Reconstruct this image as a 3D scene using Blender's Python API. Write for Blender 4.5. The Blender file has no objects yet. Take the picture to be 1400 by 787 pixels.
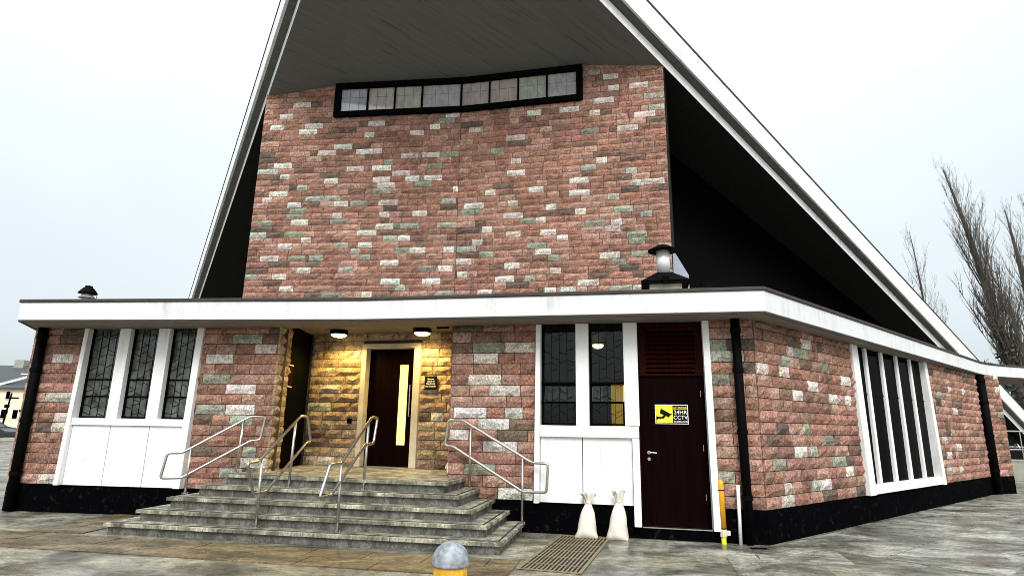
import bpy, math, random
from mathutils import Vector, Matrix
random.seed(7)
D = bpy.data
SC = bpy.context.scene
COL = SC.collection
rad = math.radians

# ------------------------------------------------------------------ camera
EYE = 1.55
PITCH, ROLL, FPX = 0.2297, 0.0162, 815.0
fw = Vector((0, math.cos(PITCH), math.sin(PITCH)))
up0 = Vector((0, -math.sin(PITCH), math.cos(PITCH)))
rt0 = Vector((1, 0, 0))
rt = rt0 * math.cos(ROLL) + up0 * math.sin(ROLL)
up = -rt0 * math.sin(ROLL) + up0 * math.cos(ROLL)
cd = D.cameras.new('camera')
cd.sensor_width = 36.0
cd.lens = FPX / 1400 * 36
cd.clip_start = 0.05
cd.clip_end = 3000
cam = D.objects.new('camera', cd)
COL.objects.link(cam)
mw = Matrix.Identity(4)
for i in range(3):
    mw[i][0], mw[i][1], mw[i][2] = rt[i], up[i], -fw[i]
mw[0][3], mw[1][3], mw[2][3] = 0, 0, EYE
cam.matrix_world = mw
SC.camera = cam

# ------------------------------------------------------------------ world, sun, exposure
SUN_EL, SUN_AZ = rad(42), rad(176)      # high behind the viewer, veiled by cloud
wd = D.worlds.new('World')
SC.world = wd
wd.use_nodes = True
nt = wd.node_tree
nt.nodes.clear()
N = nt.nodes.new
out = N('ShaderNodeOutputWorld')
sky = N('ShaderNodeTexSky')
sky.sky_type = 'NISHITA'
sky.sun_disc = False
sky.sun_elevation = SUN_EL
sky.sun_rotation = SUN_AZ
sky.dust_density = 4.0
hs = N('ShaderNodeHueSaturation')
hs.inputs['Saturation'].default_value = 0.25
bg1 = N('ShaderNodeBackground')
bg1.inputs['Strength'].default_value = 0.05
tc = N('ShaderNodeTexCoord')
sep = N('ShaderNodeSeparateXYZ')
# overcast sky: brighter towards the zenith (about 0.5 at the horizon, 2 overhead)
clp = N('ShaderNodeMath'); clp.operation = 'MAXIMUM'; clp.inputs[1].default_value = 0.0
sq = N('ShaderNodeMath'); sq.operation = 'POWER'; sq.inputs[1].default_value = 2.0
ramp = N('ShaderNodeMath'); ramp.operation = 'MULTIPLY_ADD'
ramp.inputs[1].default_value = 1.20
ramp.inputs[2].default_value = 0.43
cn = N('ShaderNodeTexNoise')
cn.inputs['Scale'].default_value = 2.2
cn.inputs['Detail'].default_value = 5
cr = N('ShaderNodeMapRange')
cr.inputs['From Min'].default_value = 0.3
cr.inputs['From Max'].default_value = 0.7
cr.inputs['To Min'].default_value = 0.94
cr.inputs['To Max'].default_value = 1.06
mul = N('ShaderNodeMath'); mul.operation = 'MULTIPLY'
bg2 = N('ShaderNodeBackground')
bg2.inputs['Color'].default_value = (0.84, 0.95, 1.0, 1)
add = N('ShaderNodeAddShader')
lk = nt.links.new
lk(sky.outputs[0], hs.inputs['Color']); lk(hs.outputs[0], bg1.inputs['Color'])
lk(tc.outputs['Generated'], sep.inputs[0]); lk(sep.outputs['Z'], clp.inputs[0]); lk(clp.outputs[0], sq.inputs[0]); lk(sq.outputs[0], ramp.inputs[0])
lk(tc.outputs['Generated'], cn.inputs['Vector']); lk(cn.outputs['Fac'], cr.inputs['Value'])
lk(ramp.outputs[0], mul.inputs[0]); lk(cr.outputs[0], mul.inputs[1])
lk(mul.outputs[0], bg2.inputs['Strength'])
lk(bg1.outputs[0], add.inputs[0]); lk(bg2.outputs[0], add.inputs[1]); lk(add.outputs[0], out.inputs[0])

sl = D.lights.new('sun', 'SUN')
sl.energy = 1.5
sl.angle = rad(25)
sl.color = (1.0, 0.96, 0.9)
so = D.objects.new('sun', sl)
COL.objects.link(so)
# the sun stands towards azimuth SUN_AZ (measured from +Y clockwise), elevation SUN_EL
sd = Vector((math.sin(SUN_AZ) * math.cos(SUN_EL), math.cos(SUN_AZ) * math.cos(SUN_EL), math.sin(SUN_EL)))
so.rotation_euler = sd.to_track_quat('Z', 'Y').to_euler()
so.location = (0, -10, 30)

vs = SC.view_settings
vs.view_transform = 'Standard'
vs.look = 'None'
vs.exposure = 0.50
vs.gamma = 1.0
vs.use_curve_mapping = False
SC.cycles.max_bounces = 6
SC.cycles.diffuse_bounces = 3
SC.cycles.use_denoising = True
SC.cycles.filter_width = 0.9

# ------------------------------------------------------------------ materials
def base_mat(name):
    m = D.materials.new(name)
    m.use_nodes = True
    t = m.node_tree
    b = t.nodes['Principled BSDF']
    return m, t, b

def nd(t, kind, **kw):
    n = t.nodes.new(kind)
    for k, v in kw.items():
        if k in n.inputs.keys():
            n.inputs[k].default_value = v
        else:
            setattr(n, k, v)
    return n

def mixc(t, fac, a, b, blend='MIX'):
    m = t.nodes.new('ShaderNodeMix')
    m.data_type = 'RGBA'
    m.blend_type = blend
    for sock, v in ((m.inputs[0], fac), (m.inputs[6], a), (m.inputs[7], b)):
        if isinstance(v, bpy.types.NodeSocket):
            t.links.new(v, sock)
        elif isinstance(v, (int, float)):
            sock.default_value = v
        else:
            sock.default_value = (*v[:3], 1)
    return m.outputs[2]

def ramp_(t, val, stops):
    r = t.nodes.new('ShaderNodeValToRGB')
    els = r.color_ramp.elements
    while len(els) < len(stops):
        els.new(0.5)
    for e, (p, c) in zip(els, stops):
        e.position = p
        e.color = (c, c, c, 1) if isinstance(c, (int, float)) else (*c, 1)
    t.links.new(val, r.inputs[0])
    return r.outputs[0]

def coords(t, scale=(1, 1, 1), which='Object'):
    c = t.nodes.new('ShaderNodeTexCoord')
    mp = t.nodes.new('ShaderNodeMapping')
    mp.inputs['Scale'].default_value = scale
    t.links.new(c.outputs[which], mp.inputs[0])
    return mp.outputs[0]

def noise(t, vec, scale, detail=4, rough=0.6, dist=0.0):
    n = nd(t, 'ShaderNodeTexNoise', Scale=scale, Detail=detail, Roughness=rough, Distortion=dist)
    t.links.new(vec, n.inputs['Vector'])
    return n.outputs['Fac']

def bump(t, b, h, strength=0.5, dist=0.01):
    n = nd(t, 'ShaderNodeBump', Strength=strength, Distance=dist)
    t.links.new(h, n.inputs['Height'])
    t.links.new(n.outputs[0], b.inputs['Normal'])

def plain(name, col, rough=0.6, metal=0.0, spec=0.5, var=0.0, scale=8, bmp=0.0, bscale=40, bd=0.004, scl=(1, 1, 1)):
    m, t, b = base_mat(name)
    b.inputs['Base Color'].default_value = (*col, 1)
    b.inputs['Roughness'].default_value = rough
    b.inputs['Metallic'].default_value = metal
    b.inputs['Specular IOR Level'].default_value = spec
    v = coords(t, scl)
    if var:
        f = noise(t, v, scale, 6, 0.65)
        f = ramp_(t, f, [(0.3, 0.0), (0.7, 1.0)])
        dk = tuple(c * (1 - var) for c in col)
        lt = tuple(min(1, c * (1 + var * 0.35)) for c in col)
        t.links.new(mixc(t, f, dk, lt), b.inputs['Base Color'])
    if bmp:
        bump(t, b, noise(t, v, bscale, 4), bmp, bd)
    return m

def stone_mat(name, attr=False):
    """split-faced block: colour comes from the block itself, the node adds grain, pits and a rough face"""
    m, t, b = base_mat(name)
    if attr:
        a = nd(t, 'ShaderNodeAttribute'); a.attribute_name = 'col'
        colr = a.outputs['Color']
    else:
        a = nd(t, 'ShaderNodeObjectInfo')
        colr = a.outputs['Color']
    g = t.nodes.new('ShaderNodeNewGeometry')
    pos = g.outputs['Position']
    n1 = noise(t, pos, 34, 5, 0.82)
    sp = ramp_(t, n1, [(0.35, 0.14), (0.44, 0.72), (0.56, 1.12), (0.68, 2.1)])
    n2 = noise(t, pos, 7, 5, 0.65)
    bl = ramp_(t, n2, [(0.33, 0.55), (0.55, 1.0), (0.75, 1.22)])
    c = mixc(t, 1.0, colr, sp, 'MULTIPLY')
    c = mixc(t, 0.85, c, bl, 'MULTIPLY')
    n5 = noise(t, pos, 1.3, 5, 0.7)
    grime = ramp_(t, n5, [(0.30, 0.55), (0.52, 1.0), (1.0, 1.05)])
    c = mixc(t, 0.8, c, grime, 'MULTIPLY')
    t.links.new(c, b.inputs['Base Color'])
    b.inputs['Roughness'].default_value = 0.85
    b.inputs['Specular IOR Level'].default_value = 0.25
    n3 = noise(t, pos, 24, 6, 0.75)
    bump(t, b, n3, 1.0, 0.035)
    return m

def concrete_mat(name, dark, light, scale=1.5, stretch=(1, 1, 1), rough=(0.35, 0.8), tint=None, bs=0.3):
    m, t, b = base_mat(name)
    g = t.nodes.new('ShaderNodeNewGeometry')
    mp = t.nodes.new('ShaderNodeMapping')
    mp.inputs['Scale'].default_value = stretch
    mp.inputs['Rotation'].default_value = (0, 0, rad(9))
    t.links.new(g.outputs['Position'], mp.inputs[0])
    v = mp.outputs[0]
    f = noise(t, v, scale, 8, 0.68, 0.6)
    f2 = noise(t, v, scale * 9, 5, 0.7)
    fr = ramp_(t, f, [(0.30, 0.0), (0.46, 0.28), (0.56, 0.62), (0.66, 1.0)])
    c = mixc(t, fr, dark, light)
    fr2 = ramp_(t, f2, [(0.3, 0.30), (0.55, 1.0), (0.8, 1.35)])
    c = mixc(t, 0.9, c, fr2, 'MULTIPLY')
    f4 = noise(t, g.outputs['Position'], 55, 3, 0.8)
    c = mixc(t, 0.7, c, ramp_(t, f4, [(0.36, 0.35), (0.5, 1.0), (0.68, 1.5)]), 'MULTIPLY')
    vo = nd(t, 'ShaderNodeTexVoronoi', Scale=2.3)
    t.links.new(g.outputs['Position'], vo.inputs['Vector'])
    c = mixc(t, 1.0, c, ramp_(t, vo.outputs['Distance'], [(0.018, 0.15), (0.03, 1.0)]), 'MULTIPLY')
    if tint:
        f3 = ramp_(t, noise(t, v, scale * 0.5, 4), [(0.4, 0.0), (0.65, 1.0)])
        c = mixc(t, f3, c, mixc(t, 1.0, c, tint, 'MULTIPLY'))
    t.links.new(c, b.inputs['Base Color'])
    r = t.nodes.new('ShaderNodeMapRange')
    r.inputs['To Min'].default_value, r.inputs['To Max'].default_value = rough
    r.inputs['From Min'].default_value, r.inputs['From Max'].default_value = 0.35, 0.65
    t.links.new(noise(t, v, scale * 1.7, 5), r.inputs['Value'])
    t.links.new(r.outputs[0], b.inputs['Roughness'])
    bump(t, b, f2, bs, 0.01)
    return m

def wood_mat(name, c1, c2, rough=0.55):
    m, t, b = base_mat(name)
    b.inputs['Specular IOR Level'].default_value = 0.02
    v = coords(t, (26, 26, 1.2))
    f = noise(t, v, 1.0, 6, 0.6, 0.8)
    t.links.new(mixc(t, ramp_(t, f, [(0.3, 0.0), (0.7, 1.0)]), c1, c2), b.inputs['Base Color'])
    b.inputs['Roughness'].default_value = rough
    bump(t, b, f, 0.15, 0.004)
    return m

def glass_mat(name, col, lo=0.05, mott=0.6, thru=0.0):
    m, t, b = base_mat(name)
    v = coords(t, (3, 3, 1.6))
    f = noise(t, v, 2.0, 6, 0.65, 0.5)
    t.links.new(mixc(t, ramp_(t, f, [(0.35, 0.0), (0.68, 1.0)]), tuple(c * (1 - mott) for c in col), col), b.inputs['Base Color'])
    b.inputs['Roughness'].default_value = lo
    b.inputs['Specular IOR Level'].default_value = 0.5
    bump(t, b, noise(t, coords(t), 5, 2), 0.06, 0.01)
    if thru:
        tr = t.nodes.new('ShaderNodeBsdfTransparent')
        tr.inputs[0].default_value = (0.75, 0.8, 0.78, 1)
        mx = t.nodes.new('ShaderNodeMixShader')
        mx.inputs[0].default_value = thru
        t.links.new(b.outputs[0], mx.inputs[1])
        t.links.new(tr.outputs[0], mx.inputs[2])
        t.links.new(mx.outputs[0], t.nodes['Material Output'].inputs[0])
    return m

def emit_mat(name, col, strength):
    m, t, b = base_mat(name)
    b.inputs['Base Color'].default_value = (*col, 1)
    b.inputs['Emission Color'].default_value = (*col, 1)
    b.inputs['Emission Strength'].default_value = strength
    return m

def painted(name, col, rough, dirt, amount):
    """old paint: vertical drip stains, blotches and small chips"""
    m, t, b = base_mat(name)
    g = t.nodes.new('ShaderNodeNewGeometry')
    def mapped(s):
        mp = t.nodes.new('ShaderNodeMapping'); mp.inputs['Scale'].default_value = s
        t.links.new(g.outputs['Position'], mp.inputs[0]); return mp.outputs[0]
    dr = ramp_(t, noise(t, mapped((7, 7, 0.5)), 1.0, 6, 0.7), [(0.46, 0.0), (0.70, 1.0)])
    bl = ramp_(t, noise(t, mapped((1, 1, 1)), 2.2, 6, 0.7), [(0.42, 0.0), (0.66, 1.0)])
    mm = t.nodes.new('ShaderNodeMath'); mm.operation = 'MULTIPLY'
    t.links.new(dr, mm.inputs[0]); t.links.new(bl, mm.inputs[1])
    sc = t.nodes.new('ShaderNodeMath'); sc.operation = 'MULTIPLY'; sc.inputs[1].default_value = amount
    t.links.new(mm.outputs[0], sc.inputs[0])
    c = mixc(t, sc.outputs[0], col, dirt)
    f = noise(t, mapped((1, 1, 1)), 38, 4, 0.8)
    c = mixc(t, 0.35, c, ramp_(t, f, [(0.30, 0.45), (0.42, 1.0)]), 'MULTIPLY')
    t.links.new(c, b.inputs['Base Color'])
    b.inputs['Roughness'].default_value = rough
    b.inputs['Specular IOR Level'].default_value = 0.3
    bump(t, b, f, 0.25, 0.004)
    return m

MAT = {}
MAT['block'] = stone_mat('split_stone')
MAT['blockmix'] = stone_mat('split_stone_joined', True)
MAT['mortar'] = plain('mortar', (0.05, 0.04, 0.035), 0.95, var=0.4)
MAT['white'] = painted('white_paint', (0.80, 0.80, 0.79), 0.5, (0.30, 0.29, 0.25), 0.55)
MAT['fascia'] = painted('fascia_render', (0.69, 0.70, 0.705), 0.7, (0.26, 0.26, 0.24), 0.6)
MAT['coping'] = plain('roof_felt', (0.045, 0.036, 0.030), 0.75, var=0.5, scale=5, bmp=0.4)
MAT['soffit'] = plain('soffit_paint', (0.22, 0.19, 0.15), 0.8, var=0.25)
MAT['flue'] = plain('bright_flue_metal', (0.80, 0.80, 0.80), 0.3, metal=0.35, var=0.1)
MAT['plinth'] = plain('black_bitumen_paint', (0.0030, 0.0030, 0.0036), 0.85, spec=0.01, var=0.6, scale=6, bmp=0.6, bscale=25)
MAT['black'] = plain('black_paint', (0.002, 0.002, 0.002), 0.7, spec=0.02)
MAT['blackmetal'] = plain('black_metal', (0.002, 0.002, 0.002), 0.6, spec=0.04)
_t = MAT['plinth'].node_tree; _b = _t.nodes['Principled BSDF']
_g = _t.nodes.new('ShaderNodeNewGeometry')
_s = ramp_(_t, noise(_t, _g.outputs['Position'], 9, 8, 0.75), [(0.56, 0.0), (0.70, 1.0)])
_t.links.new(mixc(_t, _s, (0.0015, 0.0015, 0.002), (0.018, 0.018, 0.017)), _b.inputs['Base Color'])
MAT['steel'] = plain('stainless_steel', (0.55, 0.53, 0.50), 0.28, metal=1.0, var=0.25, scale=30)
MAT['door'] = wood_mat('mahogany', (0.0018, 0.0005, 0.0004), (0.0065, 0.0012, 0.0009))
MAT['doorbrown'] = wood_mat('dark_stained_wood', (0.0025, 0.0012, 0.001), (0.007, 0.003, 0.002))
MAT['louvre'] = wood_mat('louvre_wood', (0.007, 0.0014, 0.001), (0.028, 0.0045, 0.0028))
MAT['lead'] = plain('lead_came', (0.003, 0.003, 0.003), 0.8, spec=0.05)
MAT['glassL'] = glass_mat('obscured_glass', (0.13, 0.148, 0.125), 0.12, 0.9)
MAT['glassR'] = glass_mat('clear_glass', (0.006, 0.007, 0.006), 0.04, thru=0.55)
MAT['glassS'] = glass_mat('dark_glass', (0.002, 0.002, 0.002), 0.08)
MAT['glassS'].node_tree.nodes['Principled BSDF'].inputs['IOR'].default_value = 1.04
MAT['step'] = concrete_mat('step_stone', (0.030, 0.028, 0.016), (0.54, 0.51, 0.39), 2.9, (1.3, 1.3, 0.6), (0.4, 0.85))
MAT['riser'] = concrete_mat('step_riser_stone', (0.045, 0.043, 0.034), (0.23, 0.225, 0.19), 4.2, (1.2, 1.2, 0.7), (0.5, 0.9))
MAT['ground'] = concrete_mat('wet_concrete', (0.022, 0.021, 0.017), (0.46, 0.435, 0.35), 0.95, (0.85, 1.25, 1), (0.14, 0.7), tint=(0.93, 0.87, 0.72))
MAT['slab'] = concrete_mat('paving_slab', (0.045, 0.032, 0.015), (0.27, 0.20, 0.105), 1.7, (0.85, 1.25, 1), (0.25, 0.8))
MAT['flag'] = concrete_mat('concrete_flag', (0.025, 0.024, 0.019), (0.50, 0.48, 0.40), 1.1, (0.85, 1.25, 1), (0.14, 0.7))
MAT['grip'] = plain('grip_strip', (0.012, 0.012, 0.012), 0.8)
MAT['cream'] = plain('cream_paint', (0.62, 0.56, 0.44), 0.6, var=0.25, scale=4)
MAT['yellow'] = plain('yellow_plastic', (0.75, 0.36, 0.02), 0.35, var=0.15)
MAT['signyellow'] = plain('sign_yellow', (0.90, 0.78, 0.02), 0.5)
MAT['signwhite'] = plain('sign_white', (0.85, 0.85, 0.82), 0.5)
MAT['signblack'] = plain('sign_black', (0.006, 0.006, 0.006), 0.9, spec=0.1)
MAT['sack'] = plain('woven_sack', (0.74, 0.68, 0.60), 0.8, var=0.18, scale=9, bmp=0.5, bscale=120)
MAT['grate'] = plain('galvanised_grate', (0.27, 0.215, 0.12), 0.55, metal=0.2, var=0.5, scale=14)
MAT['pit'] = plain('grate_pit', (0.006, 0.005, 0.004), 0.9)
MAT['galv'] = plain('bollard_grey', (0.30, 0.32, 0.35), 0.5, metal=0.1, var=0.6, scale=22, bmp=0.5, bscale=60)
MAT['amber'] = plain('amber_band', (0.85, 0.45, 0.03), 0.3, var=0.45, scale=26)
MAT['concsoffit'] = None
MAT['bark'] = plain('bark', (0.085, 0.072, 0.055), 0.9, var=0.4, scale=6)
MAT['ivy'] = plain('ivy_leaf', (0.045, 0.05, 0.025), 0.6, var=0.5, scale=3)
MAT['slate'] = plain('slate', (0.05, 0.055, 0.06), 0.6, var=0.3)
MAT['housewall'] = plain('cream_render', (0.82, 0.71, 0.52), 0.8, var=0.08)
MAT['carpaint'] = plain('car_paint', (0.035, 0.038, 0.042), 0.2, metal=0.4)
MAT['carglass'] = plain('car_glass', (0.10, 0.11, 0.12), 0.06)
MAT['rubber'] = plain('rubber', (0.012, 0.012, 0.012), 0.8)
MAT['lampglow'] = emit_mat('lamp_diffuser', (1.0, 0.80, 0.36), 5.0)
MAT['doorglow'] = emit_mat('lit_glazing', (0.90, 0.72, 0.24), 0.9)
MAT['wallgrey'] = plain('grey_block', (0.33, 0.33, 0.28), 0.9, var=0.3, scale=3)

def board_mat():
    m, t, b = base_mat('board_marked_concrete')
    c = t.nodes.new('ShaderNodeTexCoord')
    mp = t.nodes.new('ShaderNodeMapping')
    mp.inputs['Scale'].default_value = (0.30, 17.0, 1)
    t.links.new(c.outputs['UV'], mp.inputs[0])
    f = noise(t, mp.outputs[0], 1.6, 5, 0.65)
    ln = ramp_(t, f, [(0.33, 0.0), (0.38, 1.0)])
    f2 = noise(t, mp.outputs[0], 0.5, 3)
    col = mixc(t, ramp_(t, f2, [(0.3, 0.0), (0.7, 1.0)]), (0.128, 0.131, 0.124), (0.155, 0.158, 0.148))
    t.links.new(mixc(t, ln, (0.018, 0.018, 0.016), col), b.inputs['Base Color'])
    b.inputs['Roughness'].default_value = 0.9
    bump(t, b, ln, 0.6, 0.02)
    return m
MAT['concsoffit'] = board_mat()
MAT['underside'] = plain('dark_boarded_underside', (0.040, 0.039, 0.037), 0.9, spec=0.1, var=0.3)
MAT['beamgrey'] = plain('grey_beam_soffit', (0.12, 0.12, 0.115), 0.85, var=0.25)
MAT['fasciawhite'] = painted('weathered_white_fascia', (0.82, 0.83, 0.83), 0.6, (0.28, 0.28, 0.26), 0.7)

# ------------------------------------------------------------------ object helpers
WM = {}
def link(o, parent=None, M=None):
    M = M if M is not None else Matrix.Identity(4)
    COL.objects.link(o)
    WM[o.name] = M
    if parent is not None:
        o.parent = parent
        o.matrix_parent_inverse = WM[parent.name].inverted()
    o.matrix_basis = M
    return o

def tag(o, label=None, cat=None, group=None, kind=None):
    for k, v in (('label', label), ('category', cat), ('group', group), ('kind', kind)):
        if v:
            o[k] = v
    return o

def thing(name, label, cat, loc=(0, 0, 0), group=None):
    o = D.objects.new(name, None)
    o.empty_display_size = 0.2
    link(o, None, Matrix.Translation(loc))
    return tag(o, label, cat, group)

class MB:
    def __init__(s):
        s.v, s.f, s.c = [], [], None
    def add(s, vs, fs):
        k = len(s.v)
        s.v += [tuple(q) for q in vs]
        s.f += [tuple(i + k for i in f) for f in fs]
        return s
    def box(s, x0, x1, y0, y1, z0, z1):
        return s.add([(x0, y0, z0), (x1, y0, z0), (x1, y1, z0), (x0, y1, z0), (x0, y0, z1), (x1, y0, z1), (x1, y1, z1), (x0, y1, z1)],
                     [(0, 3, 2, 1), (4, 5, 6, 7), (0, 1, 5, 4), (1, 2, 6, 5), (2, 3, 7, 6), (3, 0, 4, 7)])
    def hexa(s, b, t):
        """two quads of four points (bottom, top), same winding"""
        return s.add(list(b) + list(t), [(0, 3, 2, 1), (4, 5, 6, 7), (0, 1, 5, 4), (1, 2, 6, 5), (2, 3, 7, 6), (3, 0, 4, 7)])
    def prism(s, poly, z0, z1):
        n = len(poly)
        vs = [(x, y, z0) for x, y in poly] + [(x, y, z1) for x, y in poly]
        fs = [tuple(reversed(range(n))), tuple(range(n, 2 * n))] + [(i, (i + 1) % n, n + (i + 1) % n, n + i) for i in range(n)]
        return s.add(vs, fs)
    def tube(s, pts, r, n=10, closed=False, caps=True):
        pts = [Vector(p) for p in pts]
        m = len(pts)
        rs = r if isinstance(r, (list, tuple)) else [r] * m
        vs, fs = [], []
        prev = None
        for i, p in enumerate(pts):
            if closed:
                d = (pts[(i + 1) % m] - pts[i - 1]).normalized()
            else:
                d = (pts[min(i + 1, m - 1)] - pts[max(i - 1, 0)]).normalized()
            if prev is None:
                a = Vector((0, 0, 1)) if abs(d.z) < 0.9 else Vector((1, 0, 0))
                u = d.cross(a).normalized()
            else:
                u = (prev - d * prev.dot(d)).normalized()
            prev = u
            w = d.cross(u)
            for k in range(n):
                an = 2 * math.pi * k / n
                vs.append(p + (u * math.cos(an) + w * math.sin(an)) * rs[i])
        for i in range(m if closed else m - 1):
            j = (i + 1) % m
            for k in range(n):
                fs.append((i * n + k, i * n + (k + 1) % n, j * n + (k + 1) % n, j * n + k))
        if caps and not closed:
            fs.append(tuple(reversed(range(n))))
            fs.append(tuple(range((m - 1) * n, m * n)))
        return s.add(vs, fs)
    def lathe(s, prof, n=24, c=(0, 0, 0), sx=1, sy=1):
        vs, fs = [], []
        for r, z in prof:
            for k in range(n):
                a = 2 * math.pi * k / n
                vs.append((c[0] + r * sx * math.cos(a), c[1] + r * sy * math.sin(a), c[2] + z))
        for i in range(len(prof) - 1):
            for k in range(n):
                fs.append((i * n + k, i * n + (k + 1) % n, (i + 1) * n + (k + 1) % n, (i + 1) * n + k))
        fs.append(tuple(reversed(range(n))))
        fs.append(tuple(range((len(prof) - 1) * n, len(prof) * n)))
        return s.add(vs, fs)
    def mesh(s, name, mat, smooth=False):
        me = D.meshes.new(name)
        me.from_pydata(s.v, [], s.f)
        if mat:
            me.materials.append(MAT[mat] if isinstance(mat, str) else mat)
        if smooth:
            me.polygons.foreach_set('use_smooth', [True] * len(me.polygons))
        me.update()
        return me
    def obj(s, name, mat, parent=None, M=None, bevel=0, smooth=False, seg=2, recalc=False):
        o = D.objects.new(name, s.mesh(name, mat, smooth))
        link(o, parent, M)
        if bevel:
            b = o.modifiers.new('bevel', 'BEVEL')
            b.width = bevel
            b.segments = seg
            b.limit_method = 'ANGLE'
        return o

class Wall:
    """a vertical wall face: u along it, v out of it towards the viewer, z up"""
    def __init__(s, p, a):
        s.p, s.a = p, a
        s.t = (math.cos(a), math.sin(a))
        s.n = (math.sin(a), -math.cos(a))
        s.M = Matrix.Translation((p[0], p[1], 0)) @ Matrix.Rotation(a, 4, 'Z')   # local x = u, local y = -v
    def at(s, u, v=0, z=0):
        return Vector((s.p[0] + s.t[0] * u + s.n[0] * v, s.p[1] + s.t[1] * u + s.n[1] * v, z))

def wbox(w, u0, u1, v0, v1, z0, z1, mb=None):
    mb = mb or MB()
    return mb.box(u0, u1, -v1, -v0, z0, z1)

WL = Wall((-7.848, 10.9545), -0.125)
WR = Wall((3.666, 8.957), -0.22)
WS = Wall((3.666, 8.957), 0.70)
WE = Wall((-1.764, 11.813), -0.27)
A_ = WL.at(3.81)
EL = WE.at(-2.47)
WT = Wall((A_.x, A_.y), math.atan2(EL.y - A_.y, EL.x - A_.x))
C2 = WS.at(12.3)
WC = Wall((C2.x, C2.y), 0.385)
UL = Wall((-1.415, 15.5), -0.115)
UR = Wall((-1.415, 15.5), -0.22)
UFOLD = -0.12                                # where the two halves of the tall wall meet

# ------------------------------------------------------------------ split-faced blocks
ANCH = {}
ANCH['L'] = {
 'w': [(-0.39,2.72),(-0.14,1.64),(-0.29,1.47),(-0.16,0.57),(2.70,2.69),(3.17,2.16),(3.55,2.87),(3.19,1.81),(3.59,0.92)],
 'g': [(-0.32,2.00),(2.69,2.33),(3.19,3.06),(2.65,1.80),(3.24,1.64)],
 'd': [(3.54,3.05),(2.52,1.09),(-0.51,1.44),(-0.93,3.34)],
}
ANCH['R'] = {
 'w': [(-3.61,2.85),(-4.18,2.67),(-3.85,2.14),(-4.42,1.80),(-4.02,1.61),(-4.69,1.43),(-3.91,1.26),(-3.65,0.57),(-4.19,2.32)],
 'g': [(-4.15,2.85),(-3.69,1.79),(-4.23,0.90),(-0.41,2.66),(-0.58,2.30),(-0.54,0.88)],
 'd': [(-4.18,3.03),(-3.84,3.02),(-0.46,1.78),(-4.50,3.21)],
}
ANCH['S'] = {
 'w': [(1.76,2.99),(1.14,2.83),(0.16,2.49),(0.88,2.48),(3.25,2.47),(1.86,2.30),(1.28,2.13),(2.62,2.12),(3.26,2.13),(1.21,1.24),(3.01,0.88),(0.68,0.72),(2.01,0.70),(0.65,0.54),(9.66,2.60),(10.82,2.61),(9.86,2.09),(8.68,1.40),(9.74,1.27),(8.87,1.02),(9.64,0.73)],
 'g': [(2.45,2.66),(1.65,1.23),(0.48,1.07),(1.64,0.71),(2.27,1.41),(8.77,2.46)],
 'd': [(1.14,3.01),(0.67,1.61),(0.36,1.42),(2.28,2.94),(0.47,2.98),(1.33,2.97)],
}
ANCH['UL'] = {
 'w': [(-4.95,10.81),(-5.40,10.44),(-5.66,10.09),(-4.51,10.06),(-4.68,9.90),(-2.61,10.04),(-2.80,9.68),(-1.40,9.65),(-0.87,9.84),(-0.37,10.20),(-3.56,9.31),(-2.91,9.29),(-0.95,9.11),(-1.57,9.10),(-4.04,9.15),(-2.67,9.13),(-2.37,8.75),(-1.79,8.57),(-5.34,8.79),(-3.15,8.59),(-1.45,8.37),(-0.86,8.37),(-3.83,8.40),(-2.35,8.39),(-2.20,8.20),(-5.24,8.42),(-5.38,8.06),(-5.71,7.87),(-0.12,8.00),(-4.87,7.69),(-3.48,7.67),(-2.11,7.65),(-3.56,7.31),(-2.20,7.29),(-1.19,7.27),(-4.66,7.13),(-1.39,6.93),(-2.17,6.93),(-2.66,6.74),(-4.41,6.57),(-1.67,6.54),(-2.69,6.37),(-1.24,6.20),(-5.02,6.39),(-0.32,6.16),(-5.44,6.03),(-1.96,5.82),(-0.40,5.62),(-4.40,5.65),(-5.09,5.46),(-0.77,5.43),(-1.90,5.26),(-2.54,5.08),(-4.85,5.11)],
 'g': [(-4.69,8.22),(-4.27,7.85),(-2.96,7.65),(-4.73,7.51),(-3.49,7.11),(-5.69,7.12),(-1.45,6.91),(-0.38,7.63),(-1.98,6.56),(-3.37,6.36),(-0.40,6.91),(-2.66,6.00),(-4.07,6.02),(-1.63,6.18),(-3.19,5.63),(-0.89,5.63),(-5.95,5.46),(-1.62,5.09),(-3.54,5.08),(-0.38,5.07),(-4.64,6.06),(-2.30,8.03),(-4.83,7.33)],
}
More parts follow.
